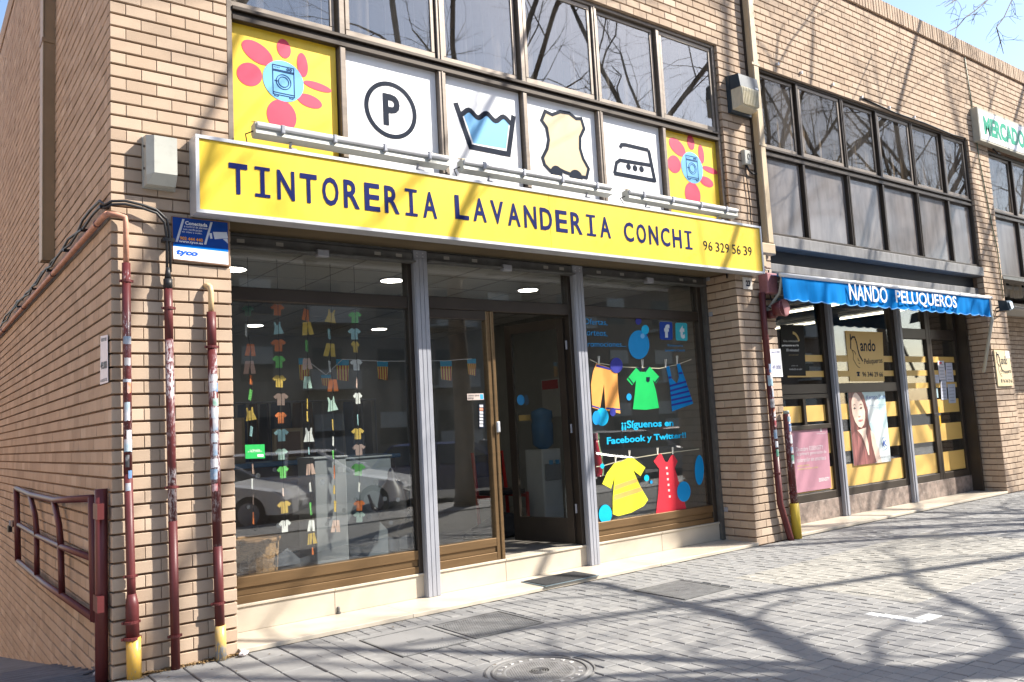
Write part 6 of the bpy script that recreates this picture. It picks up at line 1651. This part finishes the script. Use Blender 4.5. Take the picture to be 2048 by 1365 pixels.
MB().poly([qz(.70, .78) - Vector((0, .004, 0)), qz(.98, .78) - Vector((0, .004, 0)), qz(.98, .99) - Vector((0, .004, 0)), qz(.70, .99) - Vector((0, .004, 0))], (0, .001, 0)).build('paper', plain((.6, .66, .72)), t)
t = thing('wall_cable', (13.2, -.01, 3.5), 'thin greenish cable wandering down the right pier', 'cable')
MB().tube([(12.95, -.012, 7.1), (13.02, -.012, 6.3), (13.06, -.012, 5.4), (13.2, -.012, 4.6), (13.28, -.012, 4.2), (13.35, -.014, 3.9), (13.37, -.012, 3.1)], .009, 6).build('cable', plain((.13, .17, .12)), t, True)
t = thing('wall_cable', (12.5, -.01, 5.6), 'dark cable along the window head ending in a hook by the right pier', 'cable')
MB().tube([tuple(P(1723, 196, -.01)), tuple(P(1790, 226, -.01)), tuple(P(1850, 247, -.01)), tuple(P(1905, 270, -.01)), tuple(P(1932, 277, -.01)), tuple(P(1929, 280, -.01))], .012, 6).build('cable', M['black'], t, True)
# ------------------------------------------------------------------ street trees (bare), their branches shade the wall and the pavement
def cast(gx, gy, h):     # point at height h whose shadow falls on (gx, gy)
    return Vector((gx, gy, 0)) + SUN * (h / SUN.z)

def grow(mb, p, d, length, r, depth, rng, maxd, droop=0.0):
    n = 4 if depth < 2 else 3
    pts = [p.copy()]; rs = [r]; q = p.copy(); dd = d.normalized()
    for i in range(n):
        wob = Vector((rng.gauss(0, 1), rng.gauss(0, 1), rng.gauss(0, 1))) * (0.16 if depth < 2 else 0.26)
        dd = (dd + wob + Vector((0, 0, 0.10 if depth < 3 else -droop))).normalized()
        q = q + dd * (length / n); pts.append(q.copy()); rs.append(r * (1 - 0.45 * (i + 1) / n))
    mb.tube(pts, rs, 7 if depth < 2 else (5 if depth < 3 else 3), cap=depth < 2)
    if depth >= maxd: return
    kids = [3, 3, 3, 4, 3][min(depth, 4)]
    for k in range(kids):
        t = rng.uniform(0.35, 1.0) if k else 1.0
        i = min(n - 1, int(t * n)); base = pts[i].lerp(pts[i + 1], t * n - i) if t < 1 else pts[-1]
        ax = Vector((rng.gauss(0, 1), rng.gauss(0, 1), rng.gauss(0, 0.8)))
        ax = (ax - dd * ax.dot(dd))
        if ax.length < 1e-3: continue
        ang = rng.uniform(0.35, 0.95) if k else rng.uniform(0.1, 0.4)
        nd = (dd * math.cos(ang) + ax.normalized() * math.sin(ang))
        rr = rs[min(i + 1, n)] * rng.uniform(0.5, 0.72)
        grow(mb, base, nd, length * rng.uniform(0.55, 0.8), max(rr, 0.0035), depth + 1, rng, maxd, droop)

def tree(name, base, label, limbs, fork, trunk_r, seed, maxd=5, twigs=()):
    rng = random.Random(seed)
    t = thing(name, base, label, 'tree', 'bare plane trees along the kerb')
    b = Vector(base); f = Vector(fork)
    tm = MB(); pts = [b + Vector((0, 0, -.05)), b + Vector((.0, .0, .25)), b.lerp(f, .4) + Vector((.04, .03, 0)), b.lerp(f, .75) + Vector((-.03, .02, 0)), f]
    tm.tube(pts, [trunk_r * 1.35, trunk_r * 1.05, trunk_r * .95, trunk_r * .88, trunk_r * .85], 14)
    tm.build('trunk', M['bark'], t, True)
    cm = MB()
    for lm in limbs:
        pts = [f] + [Vector(p) for p in lm['p']]; n = len(pts)
        rs = [lm['r'] * (1 - .62 * i / (n - 1)) for i in range(n)]
        cm.tube(pts, rs, 8, cap=False)
        for i in range(1, n):
            dd = (pts[i] - pts[i - 1]).normalized(); kids = lm.get('k', 2)
            for k in range(kids if i < n - 1 else kids + 1):
                ax = Vector((rng.gauss(0, 1), rng.gauss(0, 1), rng.gauss(.2, .7))); ax = (ax - dd * ax.dot(dd)).normalized()
                ang = rng.uniform(.5, 1.0) if not (i == n - 1 and k == 0) else .15
                grow(cm, pts[i - 1].lerp(pts[i], rng.uniform(.4, 1)) if i < n - 1 else pts[i], dd * math.cos(ang) + ax * math.sin(ang), lm.get('l', 1.7) * rng.uniform(.7, 1.1), rs[i] * rng.uniform(.3, .55), 2, rng, maxd, .06)
    for tw in twigs:
        cm.tube(tw, [.012] + [.007] * (len(tw) - 2) + [.004], 5)
        for i in range(1, len(tw) - 1):
            for k in range(2):
                dd = Vector(tw[i + 1]) - Vector(tw[i]); ax = Vector((rng.gauss(0, 1), rng.gauss(0, 1), rng.gauss(0, 1)))
                grow(cm, Vector(tw[i]), dd.normalized() + ax * .5, .22 * rng.uniform(.6, 1.3), .004, 4, rng, 5, .05)
    cm.build('crown', M['bark'], t)
    return t

forkA = cast(3.55, -3.55, 4.3)
limbsA = [
    dict(p=[cast(3.13, -3.14, 4.7), cast(3.33, -2.68, 5.0), cast(3.7, -2.04, 5.4), cast(3.85, -1.36, 5.8), cast(4.0, -.2, 6.4), (10.3, -3.0, 7.6), (10.5, -2.0, 8.8)], r=.095, k=2, l=.95),
    dict(p=[cast(3.13, -3.14, 4.8), cast(2.71, -2.61, 5.3), cast(2.24, -2.24, 5.8), cast(1.6, -2.0, 6.4)], r=.07, k=2, l=1.0),
    dict(p=[cast(4.26, -3.56, 5.0), cast(4.886, -3.118, 5.6), cast(5.6, -2.2, 6.6), cast(6.6, -1.6, 7.4)], r=.07, k=2, l=1.1),
    dict(p=[(7.4, -5.2, 5.6), (7.1, -4.1, 6.8), (6.8, -3.0, 7.7), (6.7, -2.0, 8.5), (6.4, -1.2, 9.1)], r=.06, k=2, l=1.1),
    dict(p=[(6.9, -5.6, 6.0), (6.0, -4.6, 7.6), (5.3, -3.4, 8.6), (4.8, -2.2, 9.4)], r=.06, k=2, l=1.1),
    dict(p=[forkA + Vector((-.3, -.6, 1.4)), forkA + Vector((-.9, -.9, 3.2)), forkA + Vector((-1.3, -.6, 5.2)), forkA + Vector((-1.2, -.2, 7.0))], r=.10, k=2, l=1.7),
    dict(p=[forkA + Vector((.4, -.3, 1.6)), forkA + Vector((1.0, -.2, 3.4)), forkA + Vector((1.3, .3, 5.2)), forkA + Vector((1.9, .8, 7.0))], r=.10, k=2, l=1.7),
]
tree('plane_tree', (forkA.x + .1, forkA.y - .15, -.03), 'bare plane tree whose limbs reach over the pavement before the laundry', limbsA, tuple(forkA), .19, 21, 4)
def plain_tree(x, y, seed, label, h=4.8, sc=1.12, twigs=()):
    rng = random.Random(seed); f = Vector((x + rng.uniform(-.3, .3), y + rng.uniform(-.2, .3), h)); limbs = []
    for k in range(5):
        a = k * 1.257 + rng.uniform(-.35, .35); pts = []; q = f.copy(); el = rng.uniform(.75, 1.15)
        for i in range(6):
            q = q + Vector((math.cos(a) * math.cos(el), math.sin(a) * math.cos(el), math.sin(el))) * 1.5 * sc
            a += rng.uniform(-.3, .3); el += rng.uniform(-.12, .16); pts.append(q.copy())
        limbs.append(dict(p=pts, r=.075 * sc, k=2, l=1.4 * sc))
    for a, el in ((1.2, .95), (2.0, .85), (1.6, 1.1), (2.5, 1.0)):            # two limbs that reach over the pavement towards the wall
        pts = []; q = f.copy()
        for i in range(6):
            q = q + Vector((math.cos(a) * math.cos(el), math.sin(a) * math.cos(el), math.sin(el))) * 1.25
            a += rng.uniform(-.25, .25); el += rng.uniform(-.16, .1); pts.append(q.copy())
        limbs.append(dict(p=pts, r=.055, k=2, l=1.3))
    tree('plane_tree', (x, y, -.03), label, limbs, tuple(f), .14, seed, 4, twigs)
ty = -1.3
tw1 = [P(u, v, ty) for u, v in ((2020, -160), (1985, -60), (1976, 0), (1950, 22), (1930, 36), (1915, 54), (1892, 66))]
tw2 = [P(u, v, ty) for u, v in ((2060, -160), (2030, -40), (2024, 0), (2008, 35), (1993, 55), (2000, 80), (2007, 108))]
tw3 = [P(u, v, ty) for u, v in ((1930, -150), (1920, -40), (1912, 0), (1890, 14))]
plain_tree(15.6, -6.2, 31, 'bare plane tree before the hairdresser, its twigs hanging into the sky at the right', twigs=(tw1, tw2, tw3))
plain_tree(22.5, -6.1, 45, 'bare plane tree before the market, far to the right')
plain_tree(29.5, -6.2, 58, 'bare plane tree furthest along the street')
plain_tree(1.2, -6.6, 64, 'bare plane tree behind the photographer, seen only in the window glass', h=4.6)

# ------------------------------------------------------------------ across the road: parked cars and flats, mirrored in the glass
def car(name, x, y, face, body, label, L=4.1, Wd=1.65, H=1.32, estate=False, turn=.68):
    z0 = -.15
    t = thing(name, (x, y, z0), label, 'car', 'cars parked across the pavement')
    bm_ = plain(body, .18, .6)
    fs = face
    # side profile (along length, height), nose at +
    prof = [(-.5, .30), (-.5, .62), (-.49, .80), (-.46, .86)] if not estate else [(-.5, .30), (-.5, .62), (-.49, .86)]
    hood = [(.22, .86), (.44, .70), (.495, .55), (.5, .30)]
    low = prof + hood
    hw = Wd / 2
    mb = MB(); vs = []; n = len(low)
    for s, k in ((-1, .92), (-1, 1.0), (1, 1.0), (1, .92)):
        pass
    ring_ = []
    for j, (yy, sc_) in enumerate(((-hw, .97), (-hw * .86, 1.0), (hw * .86, 1.0), (hw, .97))):
        for (a, h) in low: vs.append((x + fs * a * L * sc_, y + yy, z0 + (h if j in (1, 2) else min(h, h * .96)) * H / 1.32))
    for j in range(3):
        for i in range(n):
            a, b = j * n + i, j * n + (i + 1) % n
            mb.f.append((a, b, b + n, a + n))
    mb.v = vs; mb.f += [tuple(range(n)), tuple(range(3 * n, 4 * n))]
    mb.build('body', bm_, t)
    ca, cb = (-.46, -.36) if not estate else (-.485, -.45)
    cc, cd = (.04, .22)
    gl = MB(); tw_ = hw * .74; bw = hw * .9; zb_, zt_ = z0 + .86 * H / 1.32, z0 + H
    gl.hexa([(x + fs * ca * L, y - bw, zb_), (x + fs * cd * L, y - bw, zb_), (x + fs * cd * L, y + bw, zb_), (x + fs * ca * L, y + bw, zb_), (x + fs * cb * L, y - tw_, zt_ - .03), (x + fs * cc * L, y - tw_, zt_ - .03), (x + fs * cc * L, y + tw_, zt_ - .03), (x + fs * cb * L, y + tw_, zt_ - .03)])
    gl.build('cabin_glass', plain((.02, .025, .03), .05, .6), t)
    rf = MB(); rf.hexa([(x + fs * (cb - .01) * L, y - tw_ - .02, zt_ - .04), (x + fs * (cc + .01) * L, y - tw_ - .02, zt_ - .04), (x + fs * (cc + .01) * L, y + tw_ + .02, zt_ - .04), (x + fs * (cb - .01) * L, y + tw_ + .02, zt_ - .04), (x + fs * (cb + .03) * L, y - tw_ + .06, zt_), (x + fs * (cc - .03) * L, y - tw_ + .06, zt_), (x + fs * (cc - .03) * L, y + tw_ - .06, zt_), (x + fs * (cb + .03) * L, y + tw_ - .06, zt_)])
    rf.build('roof', bm_, t)
    for s in (-1, 1):
        for (a1, b1, a2, b2) in ((ca, zb_, cb, zt_ - .03), (cd, zb_, cc, zt_ - .03), (-.12, zb_, -.12, zt_ - .03)):
            MB().tube([(x + fs * a1 * L, y + s * (bw + .005), b1), (x + fs * a2 * L, y + s * (tw_ + .01), b2)], .035, 6).build('pillar', bm_, t)
        MB().cbox(x + fs * .17 * L - .05, x + fs * .17 * L + .05, y + s * (hw + .09) - .08, y + s * (hw + .09) + .08, zb_ + .02, zb_ + .13, .02).build('mirror', bm_, t)
        MB().hexa([(x + fs * .455 * L, y + s * hw * .55, z0 + .56), (x + fs * .49 * L, y + s * hw * .55, z0 + .55), (x + fs * .475 * L, y + s * hw * .95, z0 + .56), (x + fs * .44 * L, y + s * hw * .97, z0 + .58), (x + fs * .44 * L, y + s * hw * .55, z0 + .70), (x + fs * .465 * L, y + s * hw * .55, z0 + .66), (x + fs * .455 * L, y + s * hw * .95, z0 + .66), (x + fs * .42 * L, y + s * hw * .97, z0 + .70)]).build('headlight', plain((.6, .62, .65), .1), t)
        for a in (-.32, .32):
            w = MB().lathe([(.30, -.09), (.31, -.06), (.31, .06), (.30, .09)], (x + fs * a * L, y + s * (hw - .08), z0 + .31), 22, 'y').build('wheel', M['black'], t)
            MB().lathe([(.19, 0), (.2, s * .012), (.05, s * .02)], (x + fs * a * L, y + s * (hw + .012), z0 + .31), 16, 'y').build('rim', M['steel'], w)
    MB().cbox(x + fs * .503 * L - .02, x + fs * .503 * L + .02, y - .26, y + .26, z0 + .38, z0 + .48, .004).build('number_plate', M['white'], t)
    t.rotation_euler.z = turn
    return t
car('parked_car', 3.35, -9.05, 1, (.80, .80, .80), 'white car parked nose-in, mirrored at the left of the left shop window')
car('parked_car', 5.85, -9.1, 1, (.78, .79, .81), 'white hatchback parked nose-in, mirrored right of the paper garlands', L=3.9, estate=True)
car('parked_car', 9.3, -9.1, 1, (.02, .04, .14), 'dark blue car parked nose-in before the shop door')
car('parked_car', 12.1, -9.05, 1, (.03, .035, .04), 'black car parked nose-in before the right window', estate=True)
car('parked_car', 15.0, -9.1, 1, (.35, .36, .37), 'grey car parked nose-in before the hairdresser')
car('parked_car', 18.0, -9.1, 1, (.20, .03, .03), 'dark red car parked nose-in before the market')
def flats(x0, x1, y, h, c, label, seed):
    rng = random.Random(seed)
    t = thing('apartment_block', ((x0 + x1) / 2, y - 5, -.15), label, 'building', 'flats across the road')
    MB().box(x0, x1, y - 10, y, -.16, h).build('wall', plain(c, .9), t)
    nf = int(h / 3.0); nw = int((x1 - x0) / 3.2)
    for i in range(nf):
        for j in range(nw):
            xx = x0 + (j + .5) * (x1 - x0) / nw; zz = .9 + i * 3.0
            MB().box(xx - .7, xx + .7, y - .02, y + .03, zz, zz + 1.5).build('window', plain((.04, .05, .06), .1), t)
            if rng.random() < .55: MB().box(xx - .7, xx + .7, y + .031, y + .06, zz + .75, zz + 1.5).build('blind', plain((.55, .52, .46), .8), t)
            if j % 2 == 0:
                MB().box(xx - 1.2, xx + 1.2, y + .0005, y + 1.0, zz - .45, zz - .32).build('balcony_slab', plain((.5, .48, .44), .9), t)
                MB().box(xx - 1.2, xx + 1.2, y + .96, y + 1.0, zz - .319, zz + .45).build('balcony_front', plain((.45, .42, .38), .7), t)
    MB().box(x0 - .2, x1 + .2, y - 10.2, y + .2, h + .0005, h + .5).build('roof', plain((.4, .38, .35), .9), t)
flats(-14, 6, -27, 13, (.20, .14, .105), 'brown block of flats across the road, mirrored in the left window', 1)
flats(6.5, 26, -28, 16, (.25, .22, .185), 'cream block of flats across the road, mirrored in the door', 2)
flats(26.5, 52, -27, 12, (.2, .15, .12), 'reddish block of flats further along across the road', 3)
# unseen block added beyond the ramp to bounce warm sunlight onto the side wall
t = thing('bounce_block', (-12, 9, -.9), 'unseen tan block added beyond the ramp to bounce warm light, left of the picture', 'building')
MB().box(-16, -9, -3, 24, -.9, 9).build('wall', plain((.55, .37, .25), .9), t)
MB().box(-16.2, -8.8, -3.2, 24.2, 9.0005, 9.4).build('roof', plain((.4, .36, .32), .9), t)
for j in range(6):
    for i in range(2): MB().box(-9.0, -8.96, 0 + j * 3.8, 1.4 + j * 3.8, 1.5 + i * 3.6, 3.1 + i * 3.6).build('window', plain((.05, .06, .07), .1), t)
